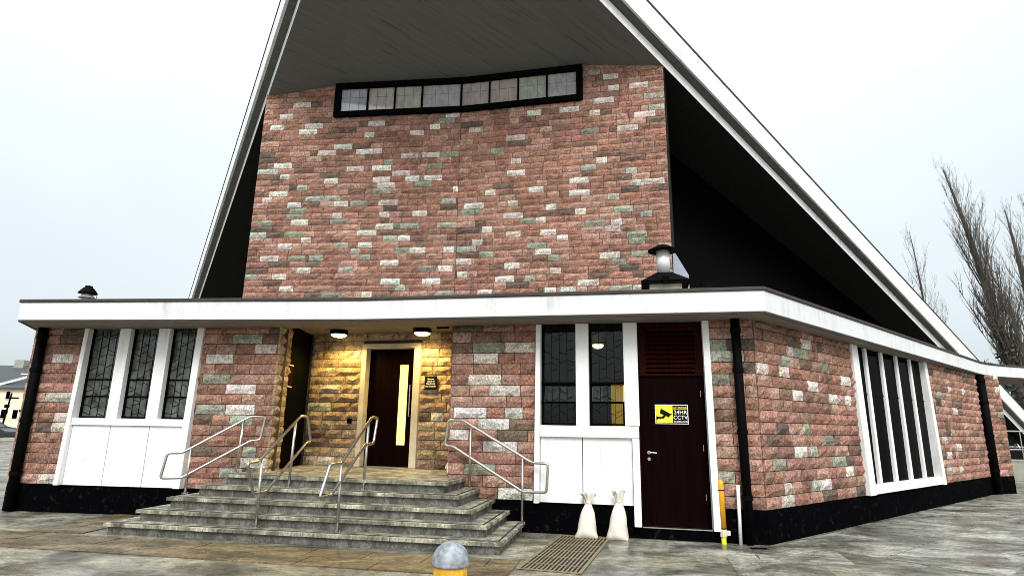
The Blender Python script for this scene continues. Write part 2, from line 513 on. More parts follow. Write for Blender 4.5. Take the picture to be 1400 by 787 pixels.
ANCH['UR'] = {
 'w': [(0.33,9.67),(0.35,7.47),(0.07,5.82),(0.08,5.44),(4.12,10.95),(4.87,10.62),(4.20,10.60),(3.92,10.24),(2.00,10.04),(2.98,10.05),(3.68,9.87),(5.00,9.69),(4.54,9.32),(0.43,9.67),(1.49,9.30),(3.84,8.58),(1.51,8.74),(1.51,8.37),(3.23,8.03),(2.07,7.82),(3.23,7.65),(0.80,7.83),(1.44,7.46),(0.43,7.47),(3.26,7.11),(1.45,7.10),(2.48,7.28),(4.19,6.74),(2.19,6.90),(0.73,6.72),(1.46,6.55),(4.08,6.55),(2.40,6.54),(0.47,6.36),(2.78,6.37),(2.27,5.99),(3.99,5.80),(1.44,5.62),(2.60,5.45),(0.15,5.82),(3.44,5.25),(1.24,5.27),(2.46,5.07),(0.72,4.94),(4.65,5.06),(2.93,4.94),(5.18,7.85)],
 'g': [(0.24,7.28),(0.22,6.18),(3.57,11.17),(3.54,9.31),(3.49,8.40),(4.60,8.20),(4.13,7.49),(3.63,6.74),(4.69,6.36),(1.85,6.92),(4.94,6.92),(2.10,6.17),(2.54,5.83),(4.21,5.62),(4.26,5.08),(0.16,7.28),(0.73,6.00),(1.93,5.26),(0.17,6.20),(4.37,7.11),(5.27,10.33),(5.31,9.88),(4.68,6.17)],
}
RED = [(0.45, 0.235, 0.172), (0.49, 0.268, 0.20), (0.41, 0.21, 0.15), (0.53, 0.32, 0.245), (0.38, 0.205, 0.148)]
DARK = [(0.24, 0.15, 0.11), (0.28, 0.165, 0.12), (0.19, 0.135, 0.105)]
PALE = [(0.84, 0.76, 0.67), (0.86, 0.80, 0.72), (0.80, 0.67, 0.59)]
GREEN = [(0.43, 0.43, 0.34), (0.50, 0.50, 0.41), (0.35, 0.345, 0.265)]
BUFF = [(0.52, 0.39, 0.25), (0.56, 0.43, 0.285), (0.47, 0.34, 0.215), (0.44, 0.31, 0.21)]
def pick(kind, rnd):
    src = {'r': RED, 'd': DARK, 'w': PALE, 'g': GREEN, 'b': BUFF}[kind]
    c = rnd.choice(src)
    k = rnd.uniform(0.86, 1.14)
    return tuple(min(0.9, x * k * rnd.uniform(0.96, 1.04)) for x in c)

def block_geo(l, h, rnd, deep=0.05):
    """a block with a rough pillow face; local x 0..l, z 0..h, front towards -y"""
    nx = 4 if l > 0.3 else 3
    nz = 2
    vs, fs = [], []
    for j in range(nz + 1):
        for i in range(nx + 1):
            e = i in (0, nx) or j in (0, nz)
            x = l * i / nx + (0 if i in (0, nx) else rnd.uniform(-.02, .02))
            z = h * j / nz + (0 if j in (0, nz) else rnd.uniform(-.02, .02))
            y = -(rnd.uniform(0.006, 0.022) if e else rnd.uniform(deep * 0.65, deep * 1.35))
            vs.append((x, y, z))
    W = nx + 1
    for j in range(nz):
        for i in range(nx):
            fs.append((j * W + i, j * W + i + 1, (j + 1) * W + i + 1, (j + 1) * W + i))
    ring = [i for i in range(W)] + [j * W + nx for j in range(1, nz + 1)] + [nz * W + i for i in range(nx - 1, -1, -1)] + [j * W for j in range(nz - 1, 0, -1)]
    k = len(vs)
    for i in ring:
        vs.append((vs[i][0], 0.02, vs[i][2]))
    m = len(ring)
    for i in range(m):
        j = (i + 1) % m
        fs.append((ring[j], ring[i], k + i, k + j))
    return vs, fs

BLOCKS = []       # (area, wall, parent key, u, z, l, h, colour)
def lay(key, w, z0, z1, spans, course, lens, anch=None, probs=(0.70, 0.19, 0.06, 0.05), seed=1, buff=False, small=1.0):
    rnd = random.Random(seed)
    anch = anch or {}
    z = z0
    row = 0
    while z < z1 - 0.03:
        h = min(course, z1 - z)
        for (u0, u1) in spans(z + h / 2) if callable(spans) else spans:
            fixed = []
            for kd, lst in anch.items():
                for (au, az) in lst:
                    if z <= az < z + course and u0 - 0.05 <= au <= u1 + 0.05:
                        L = (rnd.choice((0.30, 0.42, 0.52, 0.56)) if kd != 'd' else rnd.choice((0.3, 0.5))) * small
                        fixed.append([max(u0, au - L / 2), min(u1, au + L / 2), kd])
            fixed.sort()
            cur = u0
            segs = []
            for a, b, kd in fixed:
                if a < cur:
                    a = cur
                if b - a < 0.1:
                    continue
                segs.append((cur, a, None))
                segs.append((a, b, kd))
                cur = b
            segs.append((cur, u1, None))
            for a, b, kd in segs:
                if kd:
                    BLOCKS.append([0, w, key, a, z, b - a, h, pick(kd, rnd)])
                    continue
                while b - a > 0.012:
                    L = rnd.choice(lens) * rnd.uniform(0.93, 1.07)
                    if b - a - L < 0.14:
                        L = b - a
                        if L > max(lens) * 1.15:
                            L = L * rnd.uniform(0.42, 0.58)
                    r_ = rnd.random()
                    if anch.get('w'):
                        kd2 = 'r' if r_ < 0.875 else 'd' if r_ < 0.985 else 'g'
                    else:
                        kd2 = 'r' if r_ < probs[0] else 'd' if r_ < probs[0] + probs[1] else 'g' if r_ < 1 - probs[3] else 'w'
                    if kd2 == 'r' and buff:
                        kd2 = 'b'
                    BLOCKS.append([0, w, key, a, z, L, h, pick(kd2, rnd)])
                    a += L
        z += course
        row += 1

def build_blocks(parents, limit=300, keys=None):
    rnd = random.Random(5)
    mine = [b for b in BLOCKS if b[2] in keys]
    for b in mine:
        w = b[1]
        c = w.at(b[3] + b[5] / 2, 0, b[4] + b[6] / 2)
        d = (c - Vector((0, 0, EYE)))
        cosv = abs(d.normalized().dot(Vector((w.n[0], w.n[1], 0))))
        vis = 1 if (d.y > 0 and abs(d.x / d.y) < 0.88) else 0.01
        b[0] = b[5] * b[6] * cosv / d.length_squared * vis
    mine.sort(key=lambda b: -b[0])
    rest = {}
    gap = 0.0055
    for i, b in enumerate(mine):
        _, w, key, u, z, l, h, colr = b
        vs, fs = block_geo(l - 2 * gap, h - 2 * gap, rnd, 0.05 if not key.startswith('nave') else 0.042)
        par = parents[key]
        if isinstance(par, list):
            par = min(par, key=lambda q: abs((q[0] + q[1]) / 2 - u - l / 2) - (q[1] - q[0]) / 2)[2]
        if i < limit:
            mb = MB().add(vs, fs)
            o = mb.obj('block', 'block', par, w.M @ Matrix.Translation((u + gap, 0, z + gap)))
            o.color = (*colr, 1)
        else:
            r = rest.setdefault((key, par.name), [MB(), [], w, par])
            r[0].add([(x + u + gap, y, zz + z + gap) for x, y, zz in vs], fs)
            r[1] += [colr] * len(fs)
    for key, (mb, cols, w, par) in rest.items():
        o = mb.obj('blockwork', 'blockmix', par, w.M)
        o['kind'] = 'stuff'
        at = o.data.color_attributes.new('col', 'FLOAT_COLOR', 'CORNER')
        flat = []
        for p, c in zip(o.data.polygons, cols):
            flat += [c[0], c[1], c[2], 1.0] * p.loop_total
        at.data.foreach_set('color', flat)

# ================================================================== ground
def ground():
    mb = MB()
    s = 1500
    mb.add([(-s, -300, 0), (s, -300, 0), (s, s, 0), (-s, s, 0)], [(0, 1, 2, 3)])
    o = mb.obj('ground', 'ground')
    tag(o, 'wet streaky grey concrete forecourt in front of the church', kind='structure')
    # concrete flags with open joints along the right-hand side
    fl = thing('paving_flags', 'large pale concrete flags with open joints beside the black plinth', None)
    fl['kind'] = 'structure'
    rnd = random.Random(3)
    for r in range(2):
        u = 0.35
        while u < 12:
            L = rnd.choice((1.2, 1.5, 1.8))
            mbf = MB()
            wbox(WS, u + 0.012, u + L - 0.012, 0.10 + r * 1.25, 0.10 + r * 1.25 + 1.226, -0.02, 0.006 + rnd.uniform(0, .003), mbf)
            mbf.obj('flag', 'flag', fl, WS.M)
            u += L
    for r in range(2):
        u = -3.6
        while u < 0.2:
            L = rnd.choice((0.9, 1.1))
            mbf = MB()
            wbox(WR, u + 0.01, u + L - 0.01, 0.12 + r * 0.95, 0.12 + r * 0.95 + 0.93, -0.02, 0.005 + rnd.uniform(0, .003), mbf)
            if not (u < -1.5):
                mbf.obj('flag', 'flag', fl, WR.M)
            u += L
    # brown flagstone strip along the steps and the branch running back to the wall
    st = thing('paving_strip', 'brown flagstone strip running along the foot of the steps', None)
    st['kind'] = 'structure'
    w = Wall((-6.306, 7.966), -0.187)
    for r in range(2):
        u = -3.0 + 0.25 * r
        while u < 6.35:
            L = rnd.choice((0.62, 0.75, 0.9))
            mbf = MB()
            wbox(w, u + 0.006, min(u + L, 6.4) - 0.006, -0.03 - 0.45 * (r + 1) + 0.012, -0.03 - 0.45 * r, -0.02, 0.010 + rnd.uniform(0, .005), mbf)
            mbf.obj('flagstone', 'slab', st, w.M)
            u += L
    w2 = Wall((-6.82, 8.98), rad(90) - 0.06)
    for r in range(2):
        u = 0.05
        while u < 1.95:
            L = rnd.choice((0.45, 0.6))
            mbf = MB()
            wbox(w2, u + 0.006, u + L - 0.006, 0.0 + 0.42 * r, 0.41 + 0.42 * r, -0.02, 0.010 + rnd.uniform(0, .005), mbf)
            mbf.obj('flagstone', 'slab', st, w2.M)
            u += L
ground()

# ================================================================== low front building
PZ, SZ, FT = 0.46, 3.22, 3.585               # plinth top, soffit, coping top
COURSE = 0.1755
NAVE_C = 0.1753
porch = thing('porch_building', 'low flat-roofed pink stone front range with white fascia and black plinth', 'building', (0, 9, 0))
P = {}
def backing(key, w, spans, z0, z1, depth=0.25, name='front_wall', mat='mortar'):
    for u0, u1 in spans:
        o = wbox(w, u0, u1, -depth, 0, z0, z1).obj(name, mat, porch, w.M)
        P.setdefault(key, []).append((u0, u1, o))

backing('L', WL, [(-1.03, 0.03), (2.30, 3.81)], PZ, SZ)
lay('L', WL, PZ, SZ, [(-1.05, 0.02), (2.33, 3.80)], COURSE, (0.24, 0.3, 0.36, 0.42, 0.5, 0.58), ANCH['L'], seed=11)
backing('R', WR, [(-4.76, -3.31), (-0.65, 0.0)], PZ, SZ)
lay('R', WR, PZ, SZ, [(-4.76, -3.32), (-0.64, 0.0)], COURSE, (0.26, 0.33, 0.4, 0.48, 0.58), ANCH['R'], seed=12)
backing('S', WS, [(0.0, 3.66), (7.94, 12.3)], PZ, SZ, name='side_wall')
lay('S', WS, PZ, SZ, [(0.0, 3.64), (7.96, 12.3)], COURSE, (0.28, 0.36, 0.44, 0.55), ANCH['S'], seed=13, small=0.8)
backing('C', WC, [(0.0, 1.03)], PZ, SZ, name='side_wall')
lay('C', WC, PZ, SZ, [(0.0, 1.03)], COURSE, (0.3, 0.4, 0.5), seed=14)
backing('E', WE, [(-2.9, -1.27), (-0.01, 0.95)], 0.72, 3.40, name='entrance_wall')
lay('E', WE, 0.765, 3.40, lambda z: [(-2.47, -1.285), (0.0, 0.72)] if z < 3.16 else [(-2.47, 0.72)], COURSE, (0.26, 0.36, 0.46, 0.56), seed=15, probs=(0.86, 0.07, 0.02, 0.05), buff=True)
wbox(WE, -1.27, -0.01, -0.25, 0, 3.16, 3.40, MB()).obj('lintel', 'mortar', porch, WE.M)
TLEN = (EL - A_).length
UB = 0.55
backing('T', WT, [(0.07, UB)], 0.5, 3.40, name='return_wall')
lay('T', WT, PZ, SZ + 0.15, [(-0.055, UB)], COURSE, (0.25, 0.32), seed=16, probs=(0.9, 0.05, 0.02, 0.03), buff=True)
PLAN_BACK = [(14.02, 17.26), (14.4, 19.5), (4, 24), (-10.5, 17.0)]
# plinth
for w, u0, u1 in ((WL, -1.02, 3.80), (WR, -4.76, -1.72), (WR, -0.66, 0.0), (WS, 0.0, 12.3), (WC, 0.0, 1.02)):
    q = [w.at(u0, -0.2), w.at(u1, -0.2), w.at(u1, 0.015), w.at(u0, 0.015)]
    MB().prism([(p.x, p.y) for p in reversed(q)], 0.0, PZ - 0.004).obj('plinth', 'plinth', porch)
q = [WR.at(-1.72, -0.2), WR.at(-0.66, -0.2), WR.at(-0.66, 0.012), WR.at(-1.72, 0.012)]
MB().prism([(p.x, p.y) for p in reversed(q)], 0.0, 0.150).obj('plinth', 'plinth', porch)
# side and rear walls that close the range
mb = MB()
cl = WL.at(-1.03)
def flatwall(a, b, z0, z1, t=0.2):
    a, b = Vector((*a, 0)), Vector((*b, 0))
    d = (b - a).normalized()
    n = Vector((-d.y, d.x, 0)) * t
    MB().prism([(a.x, a.y), (b.x, b.y), (b.x + n.x, b.y + n.y), (a.x + n.x, a.y + n.y)], z0, z1).obj('rear_wall', 'mortar', porch)
flatwall((-10.4, 14.6), (cl.x, cl.y + 0.02), 0, SZ)
e = WC.at(1.03)
flatwall((e.x, e.y), (14.4, 20.0), 0, SZ)
rc = WR.at(-4.76)
er = WE.at(0.66)
WV = Wall((rc.x, er.y + 0.05), rad(-90))
VLEN = er.y + 0.05 - rc.y
backing('V', WV, [(0.0, VLEN - 0.06)], 0.5, 3.36, name='return_wall')
lay('V', WV, PZ, 3.36, [(0.05, VLEN - 0.01)], COURSE, (0.3, 0.4, 0.5), seed=17)

# roof, fascia, coping, soffit
FL, FM, FR = (-8.54, 10.19), (-2.49, 9.57), (3.62, 8.353)
FB = (13.35, 16.93)
FE = (17.2, 18.55)
FLB = (-10.6, 14.5)
front = [FLB, FL, FM, FR, FB, (13.9, 17.30), (14.5, 17.58), FE]
def inset(poly, d):
    out_ = []
    for i, p in enumerate(poly):
        p = Vector(p)
        a = Vector(poly[i - 1]) if i else None
        b = Vector(poly[i + 1]) if i < len(poly) - 1 else None
        ns = []
        if a is not None:
            t = (p - a).normalized(); ns.append(Vector((-t.y, t.x)))
        if b is not None:
            t = (b - p).normalized(); ns.append(Vector((-t.y, t.x)))
        n = sum(ns, Vector((0, 0))).normalized()
        k = 1 / max(0.35, n.dot(ns[0]))
        out_.append(tuple(p + n * d * k))
    return out_
def band(pa, pb, z0, z1):
    """a strip that follows plan line pa on its outside and pb on its inside"""
    mb = MB()
    n = len(pa)
    vs = [(x, y, z0) for x, y in pa] + [(x, y, z1) for x, y in pa] + [(x, y, z0) for x, y in pb] + [(x, y, z1) for x, y in pb]
    fs = []
    for i in range(n - 1):
        fs += [(i, i + 1, n + i + 1, n + i), (2 * n + i + 1, 2 * n + i, 3 * n + i, 3 * n + i + 1), (n + i, n + i + 1, 3 * n + i + 1, 3 * n + i), (i + 1, i, 2 * n + i, 2 * n + i + 1)]
    fs += [(0, n, 3 * n, 2 * n), (n - 1, 3 * n - 1, 4 * n - 1, 2 * n - 1)]
    return mb.add(vs, fs)
band(front, inset(front, 0.14), SZ + 0.004, FT - 0.055).obj('fascia', 'fascia', porch, bevel=0.008)
band(inset(front, -0.025), inset(front, 0.22), FT - 0.053, FT).obj('coping', 'coping', porch, bevel=0.01)
band(inset(front, 0.012), inset(front, 0.05), SZ - 0.022, SZ + 0.002).obj('drip_board', 'coping', porch)
ins = inset(front, 0.16)
back = [(16.5, 21.5), (9, 26), (-8, 19)]
MB().prism(ins + back, FT - 0.14, FT - 0.06).obj('roof', 'coping', porch)
# soffit: one strip out to the wall line (plus the far overhang), and the raised entrance ceiling
wl = [WL.at(-1.0, -0.1), WL.at(3.81, 0.0), WR.at(-4.76, 0.0), WR.at(0.0, -0.1), WS.at(12.3, -0.1), WC.at(1.0, -0.1)]
wlp = [(p.x, p.y) for p in wl]
fi = inset(front, 0.052)
mb = MB()
for poly in ([fi[0], fi[1], wlp[0], (-10.3, 14.6)], [fi[1], fi[2], wlp[1], wlp[0]], [fi[2], wlp[2], wlp[1]], [fi[2], fi[3], wlp[3], wlp[2]],
             [fi[3], fi[4], wlp[4], wlp[3]], [fi[4], fi[5], wlp[5], wlp[4]], [fi[5], fi[6], fi[7], (16.0, 21.0), wlp[5]]):
    mb.prism(poly, SZ - 0.012, SZ + 0.03)
mb.obj('soffit', 'soffit', porch)
mb = MB()
q = [A_ + Vector((-0.3, 0.02, 0)), WR.at(-4.5, -0.02), er + Vector((0.4, 0.4, 0)), EL + Vector((-0.3, 0.3, 0))]
mb.prism([(p.x, p.y) for p in q], 3.375, 3.41)
a, b = A_ + Vector((-0.1, 0.03, 0)), WR.at(-4.7, -0.03)
mb.prism([(a.x, a.y), (b.x, b.y), (b.x, b.y + 0.05), (a.x, a.y + 0.05)], SZ - 0.01, 3.374)
mb.obj('ceiling', 'soffit', porch)

# ---- windows
def fin(mb, u0, u1, z0, z1, v_top, v_bot, back=-0.10):
    mb.hexa([(u0, -v_bot, z0), (u1, -v_bot, z0), (u1, -back, z0), (u0, -back, z0)],
            [(u0, -v_top, z1), (u1, -v_top, z1), (u1, -back, z1), (u0, -back, z1)])
def leading(w, win, u0, u1, z0, z1, v, cols, rows, seed):
    rnd = random.Random(seed)
    mb = MB()
    du = (u1 - u0) / cols
    t = 0.0036
    for i in range(1, cols):
        wbox(w, u0 + i * du - t, u0 + i * du + t, v, v + 0.008, z0, z1, mb)
    dz = (z1 - z0) / rows
    for i in range(cols):
        for j in range(rows):
            if (i + j) % 2 and rnd.random() < 0.45:
                continue
            za = z0 + dz * (j + 0.05 + 0.6 * rnd.random())
            s_ = rnd.uniform(0.2, 0.5) * dz * (1 if (j // 2 + i) % 2 else -1)
            ua, ub = u0 + i * du + t, u0 + (i + 1) * du - t
            zb = za + s_
            mb.hexa([(ua, -v - 0.008, za - t), (ub, -v - 0.008, zb - t), (ub, -v, zb - t), (ua, -v, za - t)],
                    [(ua, -v - 0.008, za + t), (ub, -v - 0.008, zb + t), (ub, -v, zb + t), (ua, -v, za + t)])
    mb.obj('leading', 'lead', win, w.M)

def window_left():
    w = WL
    mb = MB()
    wbox(w, -0.02, 2.34, -0.16, -0.11, PZ, SZ - 0.02, mb)
    win = mb.obj('window', 'black', porch, w.M)
    for u0, u1, vt, vb in ((-0.0, 0.085, 0.055, 0.15), (2.235, 2.36, 0.055, 0.15)):
        m2 = MB(); fin(m2, u0, u1, PZ, SZ - 0.015, vt, vb); m2.obj('frame', 'white', win, w.M, bevel=0.006)
    for u0, u1 in ((0.71, 0.925), (1.48, 1.70)):
        m2 = MB(); fin(m2, u0, u1, 1.60, SZ - 0.02, 0.045, 0.06); m2.obj('mullion', 'white', win, w.M, bevel=0.006)
    m2 = MB(); wbox(w, 0.087, 2.233, -0.1, 0.085, 1.475, 1.598, m2); m2.obj('sill', 'white', win, w.M, bevel=0.008)
    for u0, u1 in ((0.09, 0.822), (0.834, 1.570), (1.582, 2.23)):
        m2 = MB(); wbox(w, u0, u1, -0.1, 0.045, PZ + 0.0, 1.472, m2); m2.obj('panel', 'white', win, w.M, bevel=0.004)
    for k, (u0, u1) in enumerate(((0.087, 0.708), (0.927, 1.478), (1.702, 2.233))):
        m2 = MB(); wbox(w, u0, u1, -0.105, -0.085, 1.602, SZ - 0.02, m2); m2.obj('pane', 'glassL', win, w.M)
        m2 = MB()
        wbox(w, u0 + .03, u1, -0.083, -0.06, 2.27, 2.295, m2); wbox(w, u0 + .03, u1, -0.083, -0.06, 1.97, 1.995, m2)
        wbox(w, u0, u0 + 0.03, -0.083, -0.05, 1.602, SZ - 0.02, m2); wbox(w, u0 + .03, u1, -0.083, -0.05, 1.602, 1.63, m2)
        m2.obj('casement', 'black', win, w.M)
        leading(w, win, u0 + 0.03, u1, 1.63, SZ - 0.03, -0.083, 4, 12, 20 + k)
window_left()

def window_right():
    w = WR
    z1 = SZ - 0.02
    mb = MB()
    wbox(w, -3.33, -1.72, -0.16, -0.11, 0.16, 1.43, mb)
    win = mb.obj('window', 'black', porch, w.M)
    m2 = MB(); fin(m2, -3.335, -3.255, PZ - 0.02, z1, 0.055, 0.15); m2.obj('frame', 'white', win, w.M, bevel=0.006)
    m2 = MB(); fin(m2, -1.94, -1.722, 1.60, z1, 0.06, 0.095); m2.obj('frame', 'white', win, w.M, bevel=0.006)
    m2 = MB(); fin(m2, -1.84, -1.735, 0.17, 1.415, 0.10, 0.13); m2.obj('frame', 'white', win, w.M, bevel=0.006)
    m2 = MB(); fin(m2, -2.690, -2.485, 1.60, z1, 0.045, 0.06); m2.obj('mullion', 'white', win, w.M, bevel=0.006)
    m2 = MB(); wbox(w, -3.253, -1.735, -0.1, 0.10, 1.42, 1.595, m2); m2.obj('sill', 'white', win, w.M, bevel=0.008)
    for u0, u1 in ((-3.25, -2.602), (-2.590, -1.845)):
        m2 = MB(); wbox(w, u0, u1, -0.1, 0.045, PZ - 0.01, 1.417, m2); m2.obj('panel', 'white', win, w.M, bevel=0.004)
    for k, (u0, u1) in enumerate(((-3.253, -2.692), (-2.483, -1.942))):
        for z0_, z1_, vv in ((2.27, z1, -0.1), (1.60, 1.94, -0.1)):
            m2 = MB(); wbox(w, u0, u1, vv, vv + 0.012, z0_, z1_, m2); m2.obj('pane', 'glassR', win, w.M)
        m2 = MB()                                            # opening light, tipped out at the bottom
        m2.hexa([(u0 + .05, 0.02, 1.965), (u1 - .02, 0.02, 1.965), (u1 - .02, 0.032, 1.965), (u0 + .05, 0.032, 1.965)],
                [(u0 + .05, 0.085, 2.235), (u1 - .02, 0.085, 2.235), (u1 - .02, 0.097, 2.235), (u0 + .05, 0.097, 2.235)])
        m2.obj('pane', 'glassR', win, w.M)
        m2 = MB()
        for zz in (2.24, 1.94):
            wbox(w, u0, u1, -0.098, -0.03, zz, zz + 0.03, m2)
        wbox(w, u0, u0 + .035, -0.085, -0.05, 1.60, 1.94, m2); wbox(w, u0, u0 + .035, -0.085, -0.05, 1.97, 2.24, m2)
        wbox(w, u0, u0 + .035, -0.085, -0.05, 2.27, z1, m2); wbox(w, u1 - .03, u1, -0.085, -0.05, 1.60, 1.94, m2)
        wbox(w, u0 + .035, u1 - .03, -0.085, -0.05, 1.602, 1.632, m2)
        m2.obj('casement', 'black', win, w.M)
        leading(w, win, u0 + 0.035, u1 - .03, 2.275, z1, -0.087, 4, 8, 30 + k)
        leading(w, win, u0 + 0.035, u1 - .03, 1.635, 1.935, -0.087, 4, 2, 33 + k)
        leading(w, win, u0 + 0.06, u1 - .03, 1.97, 2.235, -0.018, 4, 2, 36 + k)
    # the dim room behind
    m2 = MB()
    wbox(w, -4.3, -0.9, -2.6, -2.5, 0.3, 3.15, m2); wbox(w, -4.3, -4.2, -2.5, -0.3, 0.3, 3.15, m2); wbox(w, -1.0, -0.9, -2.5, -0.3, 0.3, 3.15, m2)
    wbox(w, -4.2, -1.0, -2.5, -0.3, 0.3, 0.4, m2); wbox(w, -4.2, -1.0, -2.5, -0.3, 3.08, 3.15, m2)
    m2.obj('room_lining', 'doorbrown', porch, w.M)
    bulb = MB().lathe([(0.001, -0.05), (0.07, -0.03), (0.10, 0.0), (0.10, 0.03)], 16, tuple(w.at(-2.42, -1.1, 2.98)))
    tag(bulb.obj('room_lamp', emit_mat('room_lamp_glow', (1.0, 0.85, 0.55), 6.0)), 'small glowing lamp on the ceiling seen through the clear window', 'lamp')
    def curtain(u0, u1, z0, z1_, v, mat, label):
        m3 = MB()
        n = 24
        vs = []
        for i in range(n + 1):
            u = u0 + (u1 - u0) * i / n
            vs += [(u, -v + 0.02 * math.sin(i * 1.9), z0), (u, -v + 0.02 * math.sin(i * 1.9), z1_)]
        m3.add(vs, [(2 * i, 2 * i + 2, 2 * i + 3, 2 * i + 1) for i in range(n)])
        tag(m3.obj('curtain', mat, None, w.M), label, 'curtain')
    curtain(-2.16, -1.86, 1.45, 2.24, -0.28, emit_mat('self_lit_yellow_cloth', (0.75, 0.50, 0.07), 0.7), 'yellow curtain behind the right-hand pane beside the dark door')  # cloth has its own emission, standing in for lamplight falling on it
    curtain(-3.2, -2.3, 1.97, 2.22, -0.4, plain('grey_blind', (0.45, 0.48, 0.5), 0.9), 'pale grey blind hanging inside the two-light window')
window_right()

def window_side():
    w = WS
    z1 = SZ - 0.02
    mb = MB()
    wbox(w, 3.62, 7.98, -0.14, -0.09, PZ, z1, mb)
    win = mb.obj('window', 'black', porch, w.M)
    for u0, u1, vb in ((3.60, 3.88, 0.10), (7.80, 7.985, 0.12)):
        m2 = MB(); fin(m2, u0, u1, PZ - 0.0, z1, 0.055, vb); m2.obj('frame', 'white', win, w.M, bevel=0.006)
    m2 = MB(); wbox(w, 3.882, 7.798, -0.085, 0.07, PZ + 0.004, 0.625, m2); m2.obj('sill', 'white', win, w.M, bevel=0.008)
    ms = [3.88, 4.41, 4.53, 5.27, 5.39, 6.14, 6.26, 7.01, 7.12, 7.80]
    for k in range(1, 9, 2):
        m2 = MB(); fin(m2, ms[k], ms[k + 1], 0.627, z1, -0.015, 0.0); m2.obj('mullion', 'white', win, w.M, bevel=0.005)
    for k in range(0, 10, 2):
        u0, u1 = ms[k] + .002, ms[k + 1] - .002
        for z0_, z1_ in ((0.63, 2.285), (2.31, z1)):
            m2 = MB(); wbox(w, u0, u1, -0.075, -0.06, z0_, z1_, m2); m2.obj('pane', 'glassS', win, w.M)
        m2 = MB(); wbox(w, u0, u1, -0.075, -0.045, 2.287, 2.308, m2); m2.obj('transom', 'blackmetal', win, w.M)
window_side()

# ---- doors
def side_door():
    w = WR
    d = MB(); wbox(w, -1.715, -0.745, -0.16, -0.10, 0.170, 2.36, d)
    door = d.obj('door', 'door', porch, w.M, bevel=0.004)
    m2 = MB(); wbox(w, -1.73, -0.74, -0.20, -0.165, 0.152, SZ, m2); m2.obj('door_frame', 'doorbrown', porch, w.M)
    m2 = MB()
    wbox(w, -1.733, -1.717, -0.16, -0.02, 0.166, SZ - 0.02, m2)
    wbox(w, -1.715, -1.60, -0.15, -0.07, 2.405, SZ - 0.03, m2); wbox(w, -0.86, -0.745, -0.15, -0.07, 2.405, SZ - 0.03, m2)
    wbox(w, -1.715, -0.745, -0.16, -0.065, 2.365, 2.40, m2); wbox(w, -1.597, -0.863, -0.15, -0.07, 3.07, SZ - 0.03, m2)
    lp = m2.obj('louvre_frame', 'louvre', porch, w.M, bevel=0.003)
    for i in range(9):
        z = 2.43 + i * 0.071
        m3 = MB()
        m3.hexa([(-1.597, 0.075, z), (-0.863, 0.075, z), (-0.863, 0.090, z - .004), (-1.597, 0.090, z - .004)],
                [(-1.597, 0.118, z + .062), (-0.863, 0.118, z + .062), (-0.863, 0.133, z + .058), (-1.597, 0.133, z + .058)])
        m3.obj('slat', 'louvre', lp, w.M)
    m2 = MB(); fin(m2, -0.738, -0.640, 0.165, SZ - 0.015, 0.06, 0.15); m2.obj('door_post', 'white', porch, w.M, bevel=0.006)
    m2 = MB(); wbox(w, -1.72, -0.74, -0.1, 0.03, 0.152, 0.166, m2); m2.obj('threshold', 'steel', porch, w.M)
    h = MB()
    h.lathe([(0.026, 0), (0.026, 0.012)], 16)
    hm = w.M @ Matrix.Translation((-1.60, 0.10, 1.215)) @ Matrix.Rotation(rad(90), 4, 'X')
    hd = h.obj('handle', 'steel', door, hm)
    MB().tube([w.at(-1.60, -0.09, 1.215), w.at(-1.60, -0.045, 1.215), w.at(-1.585, -0.04, 1.215), w.at(-1.485, -0.04, 1.212)], 0.009, 8).obj('lever', 'steel', hd)
    MB().lathe([(0.024, 0), (0.024, 0.01)], 16).obj('lock', 'steel', door, w.M @ Matrix.Translation((-1.60, 0.10, 1.12)) @ Matrix.Rotation(rad(90), 4, 'X'))
    for z in (0.55, 1.25, 2.05):
        MB().tube([w.at(-0.80, -0.092, z), w.at(-0.80, -0.092, z + 0.09)], 0.007, 8).obj('hinge', 'steel', door)
side_door()

def entrance_door():
    w = WE
    d = MB(); wbox(w, -1.175, -0.142, -0.15, -0.095, 0.775, 3.055, d)
    door = d.obj('door', 'door', porch, w.M, bevel=0.004)
    m2 = MB()
    wbox(w, -1.285, -1.178, -0.2, 0.07, 0.768, 3.058, m2); wbox(w, -0.139, 0.0, -0.2, 0.07, 0.768, 3.058, m2); wbox(w, -1.285, 0.0, -0.2, 0.07, 3.06, 3.155, m2)
    fr = m2.obj('door_frame', 'cream', porch, w.M, bevel=0.008)
    m2 = MB(); wbox(w, -1.30, -1.17, 0.0, 0.085, 0.767, 0.93, m2); m2.obj('plinth_block', 'cream', fr, w.M, bevel=0.006)
    m2 = MB(); wbox(w, -0.492, -0.318, -0.097, -0.088, 1.185, 2.737, m2); m2.obj('glazing_strip', 'doorglow', door, w.M)
    MB().tube([w.at(-0.243, -0.09, 1.73), w.at(-0.243, -0.045, 1.73), w.at(-0.243, -0.045, 2.34), w.at(-0.243, -0.09, 2.34)], 0.012, 8).obj('handle', 'steel', door)
    m2 = MB()
    for i in range(1, 7):
        wbox(w, -1.175 + i * 0.148 * 0.9, -1.175 + i * 0.148 * 0.9 + 0.004, -0.0945, -0.0925, 0.79, 3.04, m2)
    m2.obj('groove', 'black', door, w.M)
entrance_door()

